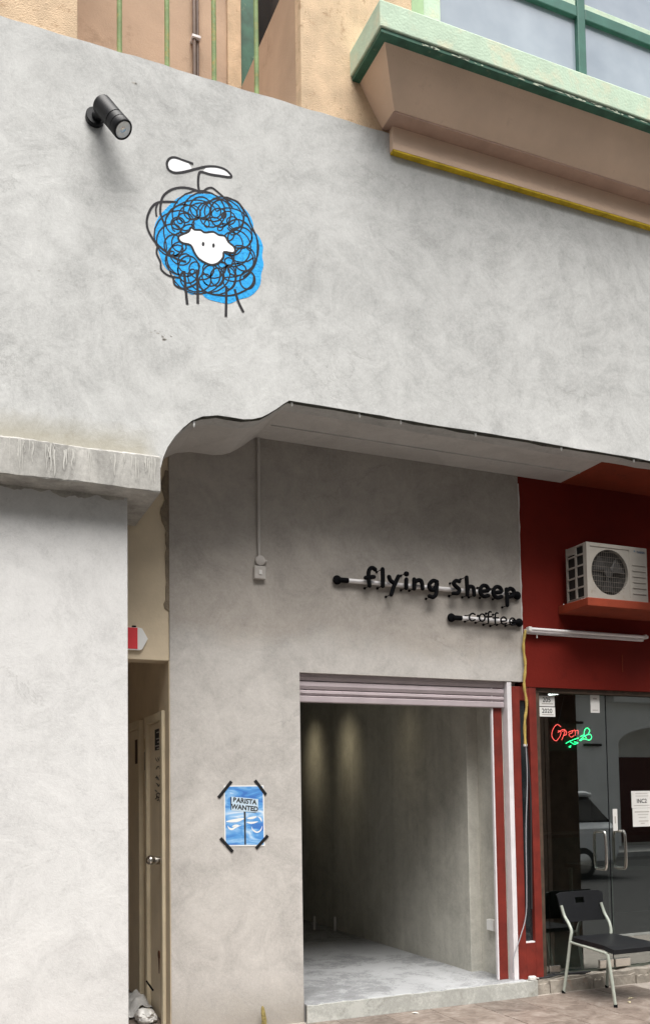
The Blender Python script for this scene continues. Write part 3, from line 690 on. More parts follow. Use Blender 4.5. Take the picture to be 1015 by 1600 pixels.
# ------------------------------------------------------------------ spotlight on the beam
b0 = onY(148, 186, YF)
SP = thing('wall_spotlight', b0, 'black cylindrical spotlight fixed to the cement beam above the sheep', 'spotlight')
build('base', MB().tube([b0+Vector((0, .001, 0)), b0+Vector((0, -.03, 0)), b0+Vector((0, -.034, 0))], [.056, .056, .052], 28), M_blackmetal, SP, smooth=True)
st = onY(159, 163, YF-.105); en = onY(193, 203, YF-.205); d = (en-st).normalized(); LB = (en-st).length
build('arm', MB().tube([b0+Vector((0, -.03, 0)), st+d*LB*.32], .026, 14), M_blackmetal, SP, smooth=True)
def bt(prs): return [st+d*LB*a for a, r_ in prs], [r_ for a, r_ in prs]
build('body', MB().tube(*bt([(0, .054), (.015, .060), (.60, .060), (.61, .057), (.625, .057), (.635, .0605), (.79, .0605), (.80, .058), (.81, .058), (.82, .0615), (.985, .0615), (1.0, .059), (1.004, .050)]), 36, cap=False), M_blackmetal, SP, smooth=True)
build('back_cap', MB().tube(*bt([(-.004, .040), (.0, .0545), (.004, .054)]), 36), M_blackmetal, SP, smooth=True)
build('lens', MB().tube(*bt([(.975, .050), (.988, .050), (.994, .040)]), 28), M_lens, SP, smooth=True)
build('reflector', MB().tube(*bt([(.993, .020), (1.0, .013)]), 16), M_chrome, SP, smooth=True)

# ------------------------------------------------------------------ conduit and switch on the shop wall
cx = 2.135
CO = thing('conduit_switch', (cx, YB, 3.18), 'thin grey conduit dropping to a round box and square switch on cement wall', 'switch')
build('conduit', MB().tube([(cx+.004, YB-.013, 4.155), (cx+.001, YB-.013, 3.8), (cx-.002, YB-.013, 3.5), (cx, YB-.013, 3.28)], .0115, 10), M_gplast, CO, smooth=True)
build('round_box', MB().tube([(cx+.004, YB-.0005, 3.262), (cx+.004, YB-.03, 3.262), (cx+.004, YB-.034, 3.262)], [.036, .036, .03], 20).tube([(cx+.004, YB-.015, 3.262), (cx+.055, YB-.015, 3.262)], .012, 8), M_gplast, CO, smooth=True)
build('switch_box', MB().box(cx-.043, cx+.043, YB-.036, YB-.0005, 3.128, 3.222, .006), M_gplast, CO)
build('rocker', MB().box(cx-.012, cx+.012, YB-.041, YB-.034, 3.158, 3.192, .003), M_wplast, CO)

# ------------------------------------------------------------------ letter signs
S4 = 260/1015; LY = 6.045
def sign_pts(pts): return zp(pts, 560, 870, S4, LY)
L1 = {'f': [[(100,78),(86,68),(70,73),(61,92),(61,130),(66,176)], [(43,128),(92,122)]],
 'l': [[(145,76),(147,120),(147,178)]],
 'y': [[(185,122),(195,146),(216,160)], [(241,120),(226,155),(210,192),(198,230)]],
 'i': [[(290,138),(289,190)], [(290,104),(291,104.5)]],
 'n': [[(338,138),(338,194)], [(338,164),(352,147),(374,143),(385,160),(389,194)]],
 'g': [[(476,152),(455,146),(434,162),(430,186),(444,202),(464,194),(476,160),(474,200),(469,232),(452,246),(432,240)]],
 's': [[(612,150),(592,147),(578,163),(594,182),(612,200),(604,221),(575,222)]],
 'h': [[(657,126),(660,180),(662,232)], [(662,204),(676,182),(695,186),(701,206),(703,232)]],
 'e': [[(742,210),(768,209),(790,203),(779,180),(757,176),(741,196),(742,222),(762,241),(790,236)]],
 'p': [[(900,198),(903,250),(905,295)], [(902,208),(925,193),(945,210),(938,235),(908,246)]]}
LET1 = [('f', 0, 0), ('l', 0, 0), ('y', 0, 0), ('i', 0, 0), ('n', 0, 0), ('g', 0, 0), ('s', 0, 0), ('h', 0, 0), ('e', 0, 0), ('e', 80, 8), ('p', 0, 0)]
PIN1 = {'f': [(62,180)], 'l': [(140,180),(135,80)], 'y': [(192,232)], 'i': [(284,192),(284,102)], 'n': [(335,195)], 'g': [(438,245)], 's': [(580,228),(585,150)], 'h': [(660,236),(700,236),(650,125)], 'e': [(768,240),(752,178)], 'p': [(905,298)]}
L2 = {'c': [[(708,352),(692,345),(676,360),(676,380),(690,391),(708,384)]],
 'o': [[(752+17*math.cos(a*.5236), 371+22*math.sin(a*.5236)) for a in range(13)]],
 'f': [[(806,337),(796,335),(790,350),(790,404)], [(776,366),(808,365)]],
 'e': [[(868,393),(884,392),(901,388),(893,372),(879,368),(867,381),(869,400),(881,410),(900,405)]]}
LET2 = [('c', 0, 0), ('o', 0, 0), ('f', 0, 0), ('f', 42, 7), ('e', 0, 0), ('e', 53, 6)]
PIN2 = {'c': [(676,385),(680,352)], 'o': [(742,392),(756,350)], 'f': [(790,405),(806,336)], 'e': [(872,405)]}
def letter_sign(nm, label, x0, x1, z, letters, defs, pins, rad):
    T = thing(nm, (x0, YB, z), label, 'sign', 'black letter signs on white tubes')
    build('tube', MB().tube([(x0+.075, YB-.030, z), (x1-.02, YB-.030, z)], .0165, 14), M_tubew, T, smooth=True)
    for x, s in ((x0, 1), (x1, -1)):
        build('end_bracket', MB().ball((x, YB-.022, z), .035, 16, sc=(1, .62, 1)).tube([(x, YB-.030, z), (x+s*.085, YB-.030, z)], .0195, 12), M_black, T, smooth=True)
    for ch, dx, dy in letters:
        mb = MB()
        for stn in defs[ch]:
            P = sign_pts([(a+dx, b+dy) for a, b in stn])
            if len(P) > 2: P = smooth_pts(P, 5)
            mb.tube(P, rad if len(stn) > 2 or abs(stn[0][0]-stn[1][0]) > 5 or abs(stn[0][1]-stn[1][1]) > 5 else rad*1.25, 10, round_end=True)
        lo = build('letter', mb, M_black, T, smooth=True)
        for a, b in pins[ch]:
            p = sign_pts([(a+dx, b+dy)])[0]
            build('standoff', MB().tube([p, (p.x, YB-.004, p.z)], .0035, 6).tube([(p.x, YB-.008, p.z), (p.x, YB+.001, p.z)], .0095, 10), M_black, lo)
    return T
letter_sign('letter_sign', 'large black handwritten letters on white tube above the shutter', 2.735, 4.315, 3.171, LET1, L1, PIN1, .0163)
letter_sign('letter_sign', 'small thin black lettering on short white tube below the larger letter sign', 3.70, 4.328, 2.952, LET2, L2, PIN2, .0066)

# ------------------------------------------------------------------ poster
S5 = 100/1015; PY = YB
def pp5(pts, off): return zp(pts, 330, 1200, S5, PY-off)
def poster_mat():
    m, t, b = new_mat('printed_sky'); L = t.links; g = N(t, 'ShaderNodeNewGeometry')
    mp = N(t, 'ShaderNodeMapping'); mp.inputs['Scale'].default_value = (3, 1, 9); L.new(g.outputs['Position'], mp.inputs['Vector'])
    nz = N(t, 'ShaderNodeTexNoise', Scale=1.7, Detail=6.0, Distortion=.9); L.new(mp.outputs[0], nz.inputs['Vector'])
    rp = ramp(t, nz.outputs[0], [(.38, (.05, .17, .50)), (.50, (.09, .30, .64)), (.60, (.28, .50, .76)), (.70, (.70, .77, .84))])
    L.new(rp.outputs[0], b.inputs['Base Color']); b.inputs['Roughness'].default_value = .5; return m
PO = thing('poster', onY(382, 1322, YB), 'blue sky poster reading barista wanted, held by black tape strips on cement', 'poster')
c4 = pp5([(200,278),(832,273),(852,1240),(214,1242)], .001)
c4f = pp5([(200,278),(832,273),(852,1240),(214,1242)], .003)
build('paper', MB().add(list(c4)+list(c4f), [(0,1,2,3),(7,6,5,4),(0,4,5,1),(1,5,6,2),(2,6,7,3),(3,7,4,0)]), M_paper, PO)
build('sky_print', MB().poly(pp5([(216,296),(816,291),(834,1218),(232,1220)], .0036)), poster_mat(), PO)
mb = MB(); mb.poly(pp5([(305,462),(330,462),(330,672),(310,660)], .0042)).poly(pp5([(310,660),(330,668),(735,698),(700,712),(530,690)], .0043)).poly(pp5([(516,690),(546,690),(552,1216),(528,1216)], .0044))
build('sign_post_print', mb, M_print, PO)
build('sign_board_print', MB().poly(pp5([(322,452),(745,494),(745,706),(322,676)], .0046)), plain('print_grey_white', (.50, .62, .72), .6), PO)
a = pp5([(532,532),(532+100,543)], .0052); xd = (a[1]-a[0]).normalized(); zd = Vector((0, 0, 1))
for s, cy in (('BARISTA', 528), ('WANTED', 634)):
    p = pp5([(530, cy)], .0052)[0]
    build('lettering', text_mb(s, .046, p, xd*.98, zd, offset=.0018, shear=.08), M_print, PO)
mb = MB()
for i, (st_, wd) in enumerate((([(262,915),(285,955),(330,970),(385,940),(470,910)], 3.2), ([(330,930),(380,912),(440,908)], 3.0), ([(640,930),(660,980),(720,1018),(780,990),(810,920)], 2.4), ([(740,770),(780,800),(800,850)], 2.4), ([(240,850),(400,830),(520,800)], 5.5), ([(560,860),(640,870),(740,850)], 3.4), ([(570,800),(650,790),(720,770)], 4))):
    P = smooth_pts([(x, y, 0) for x, y in st_], 5); n = len(P)
    mb.ribbon(pp5([(p.x, p.y) for p in P], .0039+.00004*i), [wd*PXM*.9*max(.25, math.sin(math.pi*(j+.6)/(n+.2))) for j in range(n)])
build('cloud_print', mb, M_paper, PO)
for q in (((118,470),(322,212)), ((697,195),(868,422)), ((150,1112),(342,1328)), ((712,1275),(898,1072))):
    a, b_ = pp5(q, .006); dv = (b_-a).normalized(); nv = Vector((-dv.z, 0, dv.x))*.0105
    vs = [a+nv, a-nv, b_-nv, b_+nv]; vs2 = [v+Vector((0, .0055, 0)) for v in vs]
    build('tape_strip', MB().add(vs+vs2, [(0,1,2,3),(7,6,5,4),(0,4,5,1),(1,5,6,2),(2,6,7,3),(3,7,4,0)]), M_tape, PO)

# ------------------------------------------------------------------ exit arrow sign
EX = thing('direction_sign', (1.2, YB+.012, 2.655), 'small red and white arrow plate on cream wall beside the pillar', 'sign')
pl = [(1.13, 2.735), (1.285, 2.732), (1.3, 2.727), (1.338, 2.66), (1.3, 2.588), (1.285, 2.580), (1.13, 2.582)]
build('plate', MB().prism(pl, 'y', YB-.012, YB+.0125), M_signw, EX)
build('red_panel', MB().box(1.14, 1.268, YB-.0145, YB-.0118, 2.587, 2.730), M_signred, EX)
build('hanger', MB().box(1.235, 1.26, YB-.008, YB+.0125, 2.735, 2.745), M_black, EX)

# ------------------------------------------------------------------ air conditioner
ax0, ax1, ay0, ay1, az0, az1 = 4.768, 5.382, 5.79, 6.05, 3.1185, 3.575
AC = thing('air_conditioner', (5.07, 5.92, az0), 'ivory outdoor air conditioner unit on the orange shelf', 'air conditioner')
fc = ax0+.225; cz = (az0+az1)/2-.005; fr_ = .185
mb = MB()
# front panel with a round opening
ring = []
n = 40; sq = []
x0_, x1_, z0_, z1_ = ax0+.035, ax0+.43, az0+.03, az1-.03
for i in range(n):
    a = 2*math.pi*i/n; c_, s_ = math.cos(a), math.sin(a); k_ = min((((x1_-x0_)/2)/abs(c_)) if abs(c_) > 1e-6 else 9, (((z1_-z0_)/2)/abs(s_)) if abs(s_) > 1e-6 else 9)
    sq.append(((x0_+x1_)/2+c_*k_, (z0_+z1_)/2+s_*k_)); ring.append(((x0_+x1_)/2+c_*fr_, (z0_+z1_)/2+s_*fr_))
vs = [(x, ay0+.006, z) for x, z in sq]+[(x, ay0+.006, z) for x, z in ring]+[(x, ay0+.035, z) for x, z in ring]
fs = [(i, (i+1) % n, n+(i+1) % n, n+i) for i in range(n)]+[(n+i, n+(i+1) % n, 2*n+(i+1) % n, 2*n+i) for i in range(n)]
build('fan_panel', mb.add(vs, fs), M_acw, AC)
mb = MB().box(ax0, x0_, ay0, ay0+.03, az0, az1, .003).box(x1_, ax1, ay0+.001, ay0+.03, az0, az1, .004).box(x0_, x1_, ay0+.001, ay0+.03, z1_, az1-.001).box(x0_, x1_, ay0+.001, ay0+.03, az0+.001, z0_)
mb.box(ax0+.001, ax1-.001, ay0+.03, ay1, az1-.014, az1-.001, .003).box(ax0+.001, ax1-.001, ay0+.03, ay1, az0+.001, az0+.02).box(ax1-.012, ax1, ay0+.03, ay1, az0+.02, az1-.014)
build('casing', mb, M_acw, AC)
build('inner_core', MB().box(ax0+.022, ax1-.013, ay0+.05, ay1-.004, az0+.021, az1-.015), M_dark, AC)
mb = MB()
fcx, fcz = (x0_+x1_)/2, (z0_+z1_)/2
for i in range(-9, 10):
    x = fcx+i*.0195; h = math.sqrt(max(0, fr_**2-(i*.0195)**2))
    if h > .02: mb.tube([(x, ay0+.008, fcz-h), (x, ay0+.002, fcz), (x, ay0+.008, fcz+h)], .0010, 4)
for i in range(-4, 5):
    z = fcz+i*.04; h = math.sqrt(max(0, fr_**2-(i*.04)**2)); mb.tube([(fcx-h, ay0+.004, z), (fcx+h, ay0+.004, z)], .0014, 4)
build('fan_grille', mb, M_acgr, AC)
mb = MB().tube([(fcx, ay0+.045, fcz), (fcx, ay0+.02, fcz)], .04, 14)
for k_ in range(3):
    a = k_*2.094+.4; pts = [(fcx+math.cos(a+t)*r_, ay0+.03+t*.02, fcz+math.sin(a+t)*r_) for r_ in (.03, .165) for t in ((-.4, .4) if r_ < .1 else (.55, -.35))]
    mb.poly(pts)
build('fan', mb, M_gplast if False else plain('fan_grey', (.03, .028, .026), .6), AC)
mb = MB()
ys = [ay0+.03, ay0+.13, ay0+.142, ay1-.012, ay1-.0]
mb.box(ax0, ax0+.014, ay0+.03, ay0+.045, az0, az1).box(ax0+.0005, ax0+.013, ay0+.132, ay0+.150, az0+.02, az1-.014).box(ax0, ax0+.014, ay1-.016, ay1, az0, az1)
for k_ in range(5):
    z = az0+.02+k_*.088+.0; mb.box(ax0+.001, ax0+.012, ay0+.045, ay1-.016, z-.006, z+.006)
mb.box(ax0+.001, ax0+.012, ay0+.150, ay1-.016, az1-.065, az1-.014)
build('side_grille', mb, M_acw, AC)
for k_ in range(6):
    z = az1-.15-k_*.047; build('vent_rib', MB().box(x1_+.028, ax1-.02, ay0-.004, ay0+.006, z-.004, z+.004, .0015), M_acw, AC)
build('lettering', text_mb('DAIKIN', .024, (ax1-.065, ay0-.001, az1-.04), (1, 0, 0), (0, 0, 1), offset=.0006), plain('brand_blue', (.01, .05, .12), .5), AC)
build('emblem', MB().prism([(ax1-.135, az1-.03), (ax1-.122, az1-.03), (ax1-.135, az1-.045)], 'y', ay0-.001, ay0+.0), plain('emblem_blue', (.02, .12, .22), .5), AC)
mb = MB()
for i in range(8): mb.ball((4.74+rnd.uniform(0, .05), rnd.uniform(5.76, 6.08), 3.12), rnd.uniform(.004, .010), 6)
build('debris', mb, M_wplast, AC)

# ------------------------------------------------------------------ batten light on the red wall
TL = thing('tube_light', (4.41, YB, 2.885), 'unlit white fluorescent tube batten along the dark red wall', 'tube light')
build('batten', MB().box(4.385, 5.60, YB-.025, YB+.0055, 2.868, 2.905, .004), M_trimw, TL)
build('tube', MB().tube([(4.42, YB-.052, 2.900), (5.615, YB-.052, 2.900)], .0135, 14), M_tubew, TL, smooth=True)
build('lamp_holder', MB().box(4.392, 4.42, YB-.066, YB-.024, 2.882, 2.918, .003), M_wplast, TL)
build('lamp_holder', MB().box(5.575, 5.60, YB-.066, YB-.024, 2.882, 2.918, .003), M_wplast, TL)
build('pull_cord', MB().tube([(4.49, YB-.03, 2.87), (4.49, YB-.03, 2.835)], .005, 6), M_wplast, TL)
# scratch in the red paint
build('paint_scratch', MB().box(5.38, 5.388, YB+.003, YB+.0065, 2.60, 2.745), M_orange, SH)

# ------------------------------------------------------------------ cables
def P(x, y, Y): return onY(x, y, Y)
CB = thing('hanging_cable', (4.35, 6.09, .12), 'yellow wrapped cable hanging from the tube light and continuing as thin black cable', 'cable')
pts = [P(820, 985, 6.10), P(817, 1010, 6.10), P(820, 1040, 6.095), P(818, 1070, 6.095), P(822, 1100, 6.09), P(819, 1130, 6.09), P(820, 1164, 6.09)]
build('wrapped_sleeve', MB().tube(smooth_pts(pts, 5), [.009+.004*math.sin(i*.9)**2 for i in range(31)], 8, round_end=True), M_ytape, CB, smooth=True)
build('connector', MB().box(pts[-1].x-.013, pts[-1].x+.013, 6.08, 6.10, pts[-1].z-.012, pts[-1].z+.008, .003), M_trimw, CB)
pts = [P(821, 1166, 6.09), P(823, 1220, 6.095), P(821, 1300, 6.10), P(822, 1380, 6.10), P(821, 1430, 6.11), P(812, 1465, 6.105), P(802, 1495, 6.10), P(801, 1520, 6.10)]
build('lower_cable', MB().tube(smooth_pts(pts, 6), .0042, 7), M_cableg, CB, smooth=True)
pts = [P(822, 1168, 6.10), P(828, 1240, 6.11), P(829, 1330, 6.115), P(830, 1420, 6.12)]
build('lower_cable', MB().tube(smooth_pts(pts, 6), .007, 7), M_cable, CB, smooth=True)
LC = thing('loose_cable', (4.6, 6.16, .105), 'tangle of black cable lying on the rough stone threshold', 'cable')
mb = MB()
for s in range(4):
    q = random.Random(s+3); pts = [(4.45+.12*i+q.uniform(-.05, .05), 6.135+q.uniform(-.02, .045), .116+q.uniform(0, .012)) for i in range(5)]
    mb.tube(smooth_pts(pts, 6), .006, 6)
build('cable_tangle', mb, M_cable, LC, smooth=True)
b_ = onZ(826, 1525, .12)
PA = tag(build('power_adapter', MB().box(4.325, 4.385, 6.075, 6.11, .1165, .15, .008).tube([(4.385, 6.092, .133), (4.42, 6.10, .125)], .005, 6), M_wplast), 'small white plug adapter lying on the step by the red frame', 'adapter')
p = onX(768, 1444, 4.205)
SO = thing('socket_box', p, 'white surface socket box on the cement wall inside the shutter opening', 'socket')
build('box', MB().box(4.165, 4.204, 6.335, 6.425, p.z-.045, p.z+.045, .005), M_wplast, SO)
build('face_plate', MB().box(4.160, 4.166, 6.338, 6.422, p.z-.042, p.z+.042, .002), M_signw, SO)

# ------------------------------------------------------------------ neon sign and notices on the glass
S6 = 120/1015; NY = 6.262
NS = thing('neon_sign', P(880, 1175, NY), 'small red and green neon open sign hanging behind the glass', 'neon sign')
def np_(pts): return zp(pts, 830, 1060, S6, NY)
mb = MB()
for stn, cl in (([(385,640),(340,610),(300,640),(268,710),(272,780),(320,825),(370,770),(385,710),(350,690)], 0), ([(345,715),(400,680),(440,680),(425,740),(395,815)], 0), ([(400,700),(450,690),(455,740),(420,755)], 0), ([(480,715),(540,690),(530,720),(490,740),(520,775),(560,755)], 0), ([(550,690),(570,685),(575,755)], 0), ([(575,700),(608,685),(612,740)], 0)):
    mb.tube(smooth_pts(np_(stn), 5), .0027, 6)
build('red_tubing', mb, M_neonr, NS, smooth=True)
mb = MB()
for stn in ([(450,860),(500,830),(620,785)], [(500,830),(560,870),(610,850),(560,840)], [(630,820),(700,760),(770,740),(790,780),(760,815),(690,800),(640,825)], [(690,745),(700,680),(735,655),(765,690),(745,735)], [(490,905),(515,890),(505,915)], [(640,770),(690,750),(720,790)]):
    mb.tube(smooth_pts(np_(stn), 5), .0031, 6)
build('green_tubing', mb, M_neong, NS, smooth=True)
a = np_([(225,580),(800,600),(800,950),(235,960)])
build('backing_board', MB().prism([(p.x, p.z) for p in a], 'y', NY+.012, NY+.018), M_dark, NS)
for q in (((350,580),(425,250)), ((600,440),(520,150))):
    build('hanging_wire', MB().tube(np_(q), .0015, 5), M_cableg, NS)
def notice(pxs, label, lines, txt=None, group='paper notices on the glass'):
    x0, y0, x1, y1 = pxs; a = P(x0, y0, 6.199); b_ = P(x1, y1, 6.199); c = P(x0, y1, 6.199); d_ = P(x1, y0, 6.199)
    T = thing('paper_notice', c, label, 'notice', group)
    xl, xr = a.x, d_.x; zt, zb = a.z, b_.z
    build('sheet', MB().box(xl, xr, 6.1965, 6.1985, zb, zt), M_paper, T)
    mb = MB()
    for f_, l0, l1, h in lines:
        z = zt+(zb-zt)*f_; mb.box(xl+(xr-xl)*l0, xl+(xr-xl)*l1, 6.1955, 6.1962, z-h, z+h)
    if lines: build('print_lines', mb, M_gplast, T)
    for s, f_, sz in (txt or []):
        build('lettering', text_mb(s, sz, ((xl+xr)/2, 6.1952, zt+(zb-zt)*f_), (1, 0, 0), (0, 0, 1), offset=.0006), M_print, T)
    return T
notice((840, 1087, 865, 1104), 'upper of two white numbered papers by the red frame', [(.75, .2, .9, .004)], [('205', .4, .055)])
notice((840.5, 1104.5, 866, 1120), 'lower of two white numbered papers by the red frame', [(.8, .2, .9, .004)], [('2020', .42, .052)])
notice((921, 1086, 935, 1114), 'tall narrow white paper high on the glass door', [(.2, .3, .7, .006), (.85, .2, .8, .003)])
notice((985, 1236, 1016, 1262), 'cream paper notice on the right glass door above another sheet', [(.15, .2, .8, .002), (.3, .2, .85, .002), (.85, .1, .9, .002)], [('INC2', .6, .05)])
notice((987, 1263, 1017, 1291), 'white paper notice under the cream one on right glass door', [(.2, .1, .85, .004), (.35, .25, .8, .002), (.5, .3, .7, .002), (.7, .3, .8, .003), (.82, .4, .6, .003)])
notice((956, 1264, 963, 1298), 'slim vertical white sticker above the door handles', [(.5, .35, .6, .03)])

# ------------------------------------------------------------------ chair
def make_chair(nm, label, group='black plastic chairs'):
    T = thing(nm, (4.86, 5.78, 0), label, 'chair', group)
    legs = {'bl': [(4.615, 6.045, 0), (4.632, 6.01, .22), (4.650, 5.985, .43), (4.662, 5.985, .49), (4.665, 6.02, .545), (4.668, 6.075, .60), (4.655, 6.095, .68)],
            'br': [(5.055, 6.06, 0), (5.052, 6.03, .22), (5.050, 6.00, .40), (5.066, 6.0, .46), (5.075, 6.03, .53), (5.075, 6.085, .60), (5.06, 6.105, .68)],
            'fl': [(4.645, 5.478, 0), (4.632, 5.495, .20), (4.618, 5.515, .385)],
            'fr': [(5.150, 5.515, 0), (5.110, 5.525, .20), (5.075, 5.535, .385)]}
    for k_, pts in legs.items():
        lo = build('leg', MB().tube(smooth_pts(pts, 5), .0125, 12), M_chairl, T, smooth=True)
        p = Vector(pts[0]); build('foot_cap', MB().tube([p+Vector((0, 0, .0005)), p+Vector((0, 0, .022))], .0145, 12), M_black, lo, smooth=True)
    build('side_rail', MB().tube([(4.650, 5.985, .405), (4.622, 5.53, .385)], .011, 10), M_chairl, T, smooth=True)
    build('side_rail', MB().tube([(5.050, 6.0, .405), (5.075, 5.545, .385)], .011, 10), M_chairl, T, smooth=True)
    # seat: shallow dished shell
    mb = MB(); nu, nv = 12, 12; vs = []; fs = []
    for s in (0, 1):
        for j in range(nv+1):
            v = j/nv
            for i in range(nu+1):
                u = i/nu; hw = .225-.02*v-.03*max(0, abs(v-.5)*2-.85)/.15
                x = 4.850+(u-.5)*2*hw; y = 5.485+v*.50
                e = max(abs(u-.5), abs(v-.5))*2
                z = .437-.018*(1-((u-.5)*2)**2)*(1-((v-.5)*2)**4)-(.022 if v == 0 else (.006 if j == 1 else 0))-(.034*(.6+.4*(e > .95)) if s else 0)+.012*v
                vs.append((x, y, z))
    K = (nu+1)*(nv+1)
    for j in range(nv):
        for i in range(nu):
            a = j*(nu+1)+i; fs.append((a, a+1, a+nu+2, a+nu+1)); fs.append((K+a, K+a+nu+1, K+a+nu+2, K+a+1))
    edge = [i for i in range(nu+1)]+[j*(nu+1)+nu for j in range(1, nv+1)]+[nv*(nu+1)+i for i in range(nu-1, -1, -1)]+[j*(nu+1) for j in range(nv-1, 0, -1)]
    for a, b_ in zip(edge, edge[1:]+edge[:1]): fs.append((a, K+a, K+b_, b_))
    build('seat', mb.add(vs, fs), M_chairb, T, smooth=True)
    # backrest: curved panel with a slot, grid of cells minus the slot
    mb = MB(); nu, nv = 20, 10; vs = []; fs = []
    for s in (0, 1):
        for j in range(nv+1):
            v = j/nv
            for i in range(nu+1):
                u = i/nu; hw = .208+.026*v; cr = .018*(1-(2*u-1)**2)
                z = .545+.235*v+.010*(2*u-1)*0-(.016*max(0, abs(2*u-1)-.8)/.2 if v == 1 else 0)
                vs.append((4.868+(u-.5)*2*hw, 6.075+.055*v+cr+(.014 if s else 0)+.010*(u-.5), z))
    K = (nu+1)*(nv+1)
    hole = lambda i, j: 8 <= i <= 11 and 6 <= j <= 7
    for j in range(nv):
        for i in range(nu):
            a = j*(nu+1)+i
            if hole(i, j):
                for (ii, jj, e0, e1) in ((i-1, j, a, a+nu+1), (i+1, j, a+1, a+nu+2), (i, j-1, a, a+1), (i, j+1, a+nu+1, a+nu+2)):
                    if not hole(ii, jj): fs.append((e0, e1, K+e1, K+e0))
                continue
            fs.append((a, a+1, a+nu+2, a+nu+1)); fs.append((K+a, K+a+nu+1, K+a+nu+2, K+a+1))
    edge = [i for i in range(nu+1)]+[j*(nu+1)+nu for j in range(1, nv+1)]+[nv*(nu+1)+i for i in range(nu-1, -1, -1)]+[j*(nu+1) for j in range(nv-1, 0, -1)]
    for a, b_ in zip(edge, edge[1:]+edge[:1]): fs.append((a, K+a, K+b_, b_))
    build('backrest', mb.add(vs, fs), M_chairb, T, smooth=True)
    return T
chair = make_chair('chair', 'black plastic chair with pale metal legs outside the glass door')
def copy_tree(o, parent=None):
    c = o.copy(); scene.collection.objects.link(c)
    if parent is not None: c.parent = parent
    for ch in list(o.children): copy_tree(ch, c)
    return c
c2 = copy_tree(chair); c2.location = (5.35, 7.1, .11); c2.rotation_euler = (0, 0, R(160)); c2['label'] = 'black plastic chair in the dark room behind the glass, dimly seen'
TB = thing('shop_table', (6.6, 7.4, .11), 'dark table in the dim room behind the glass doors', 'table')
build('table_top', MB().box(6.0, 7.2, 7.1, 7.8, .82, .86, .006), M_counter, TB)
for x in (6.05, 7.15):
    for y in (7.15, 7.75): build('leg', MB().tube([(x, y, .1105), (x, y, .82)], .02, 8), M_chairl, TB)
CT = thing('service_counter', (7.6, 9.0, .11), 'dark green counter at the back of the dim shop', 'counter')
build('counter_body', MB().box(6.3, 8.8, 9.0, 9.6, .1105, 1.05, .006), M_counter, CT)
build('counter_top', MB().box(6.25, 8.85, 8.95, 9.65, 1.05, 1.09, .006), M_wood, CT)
ta, tb = onZ(857, 1082, 2.86), onZ(893, 1079, 2.86)
IL = thing('ceiling_tube', (ta+tb)/2, 'lit white fluorescent tube on the ceiling behind the glass', 'ceiling light')
build('tube', MB().tube([ta, tb], .035, 12), M_tubelit, IL, smooth=True)
build('batten', MB().box(min(ta.x, tb.x), max(ta.x, tb.x), min(ta.y, tb.y)-.04, max(ta.y, tb.y)+.04, 2.90, 3.0), M_trimw, IL)

# ------------------------------------------------------------------ downlights inside the bare shop
for i, (y, e) in enumerate(((7.55, 1.6), (8.90, 5.5), (9.85, 6.0))):
    D = thing('downlight', (3.55, y, 2.90), ['first', 'middle', 'last'][i]+' of three warm downlights grazing the bare cement wall', 'downlight', 'downlights in the bare shop')
    build('housing', MB().tube([(3.55, y, 2.925), (3.55, y, 2.82)], .045, 16, cap=False), M_black, D, smooth=True)
    build('lamp', MB().tube([(3.55, y, 2.86), (3.55, y, 2.85)], .03, 12), emit('downlight_lamp%d' % i, (1, .86, .62), 3.0), D)
    ld = bpy.data.lights.new('downlight_beam', 'SPOT'); ld.energy = e*.9; ld.spot_size = R(40); ld.spot_blend = 1.0; ld.color = (1, .86, .58); ld.shadow_soft_size = .18
    lo = bpy.data.objects.new('downlight_beam', ld); scene.collection.objects.link(lo); lo.location = (3.55, y, 2.83)
    dv = Vector((.55, 0, -.80)); lo.rotation_euler = (-dv).to_track_quat('Z', 'Y').to_euler(); adopt(lo, D)

# ------------------------------------------------------------------ litter and small things
def crumple(c, r, sc, seed, amp=.35, sub=4):
    q = random.Random(seed); bm = bmesh.new(); bmesh.ops.create_icosphere(bm, subdivisions=sub, radius=r)
    from mathutils import noise
    for v in bm.verts:
        n1 = noise.noise(v.co*(2.2/r)*.6+Vector((seed*3.1, 0, 0))); n2 = abs(noise.noise(v.co*(2.2/r)*1.5+Vector((0, seed*2.3, 0))))
        v.co *= 1+amp*n1-amp*.9*n2; v.co = Vector((v.co.x*sc[0], v.co.y*sc[1], v.co.z*sc[2]))+Vector(c)
        v.co.z = max(v.co.z, .047)
    return bm
tag(build('plastic_bag', MB().bm(crumple((1.385, 6.42, .085), .075, (1.0, 1.2, .75), 2)), M_bag, smooth=True), 'crumpled white plastic bag lying on the corridor floor', 'bag')
mb = MB(); nu, nv = 18, 12; vs = []; fs = []
for j in range(nv+1):
    for i in range(nu+1):
        u, v = i/nu, j/nv; x = 1.16+.31*u; y = 6.50+.42*v+.05*u
        z = .055+.12*math.exp(-((u-.75)**2)/.06)*(.6+.4*math.sin(v*3.1))+.014*math.sin(u*21+v*6)+.012*math.sin(v*17-u*5)+.006*rnd.random()
        vs.append((x, y, max(z, .048)))
for j in range(nv):
    for i in range(nu): a = j*(nu+1)+i; fs.append((a, a+1, a+nu+2, a+nu+1))
nw = build('newspaper', mb.add(vs, fs), M_news, smooth=True, fixn=False)
sm = nw.modifiers.new('thick', 'SOLIDIFY'); sm.thickness = .003
tag(nw, 'crumpled grey newspaper sheet behind the plastic bag in the corridor', 'newspaper')
tag(build('stick', MB().tube([onX(229, 1533, 1.44), onX(239, 1547, 1.43)], [.006, .007], 6), M_black), 'short black stick leaning by the corridor door', 'stick')
p = onY(412, 1590, 6.07)
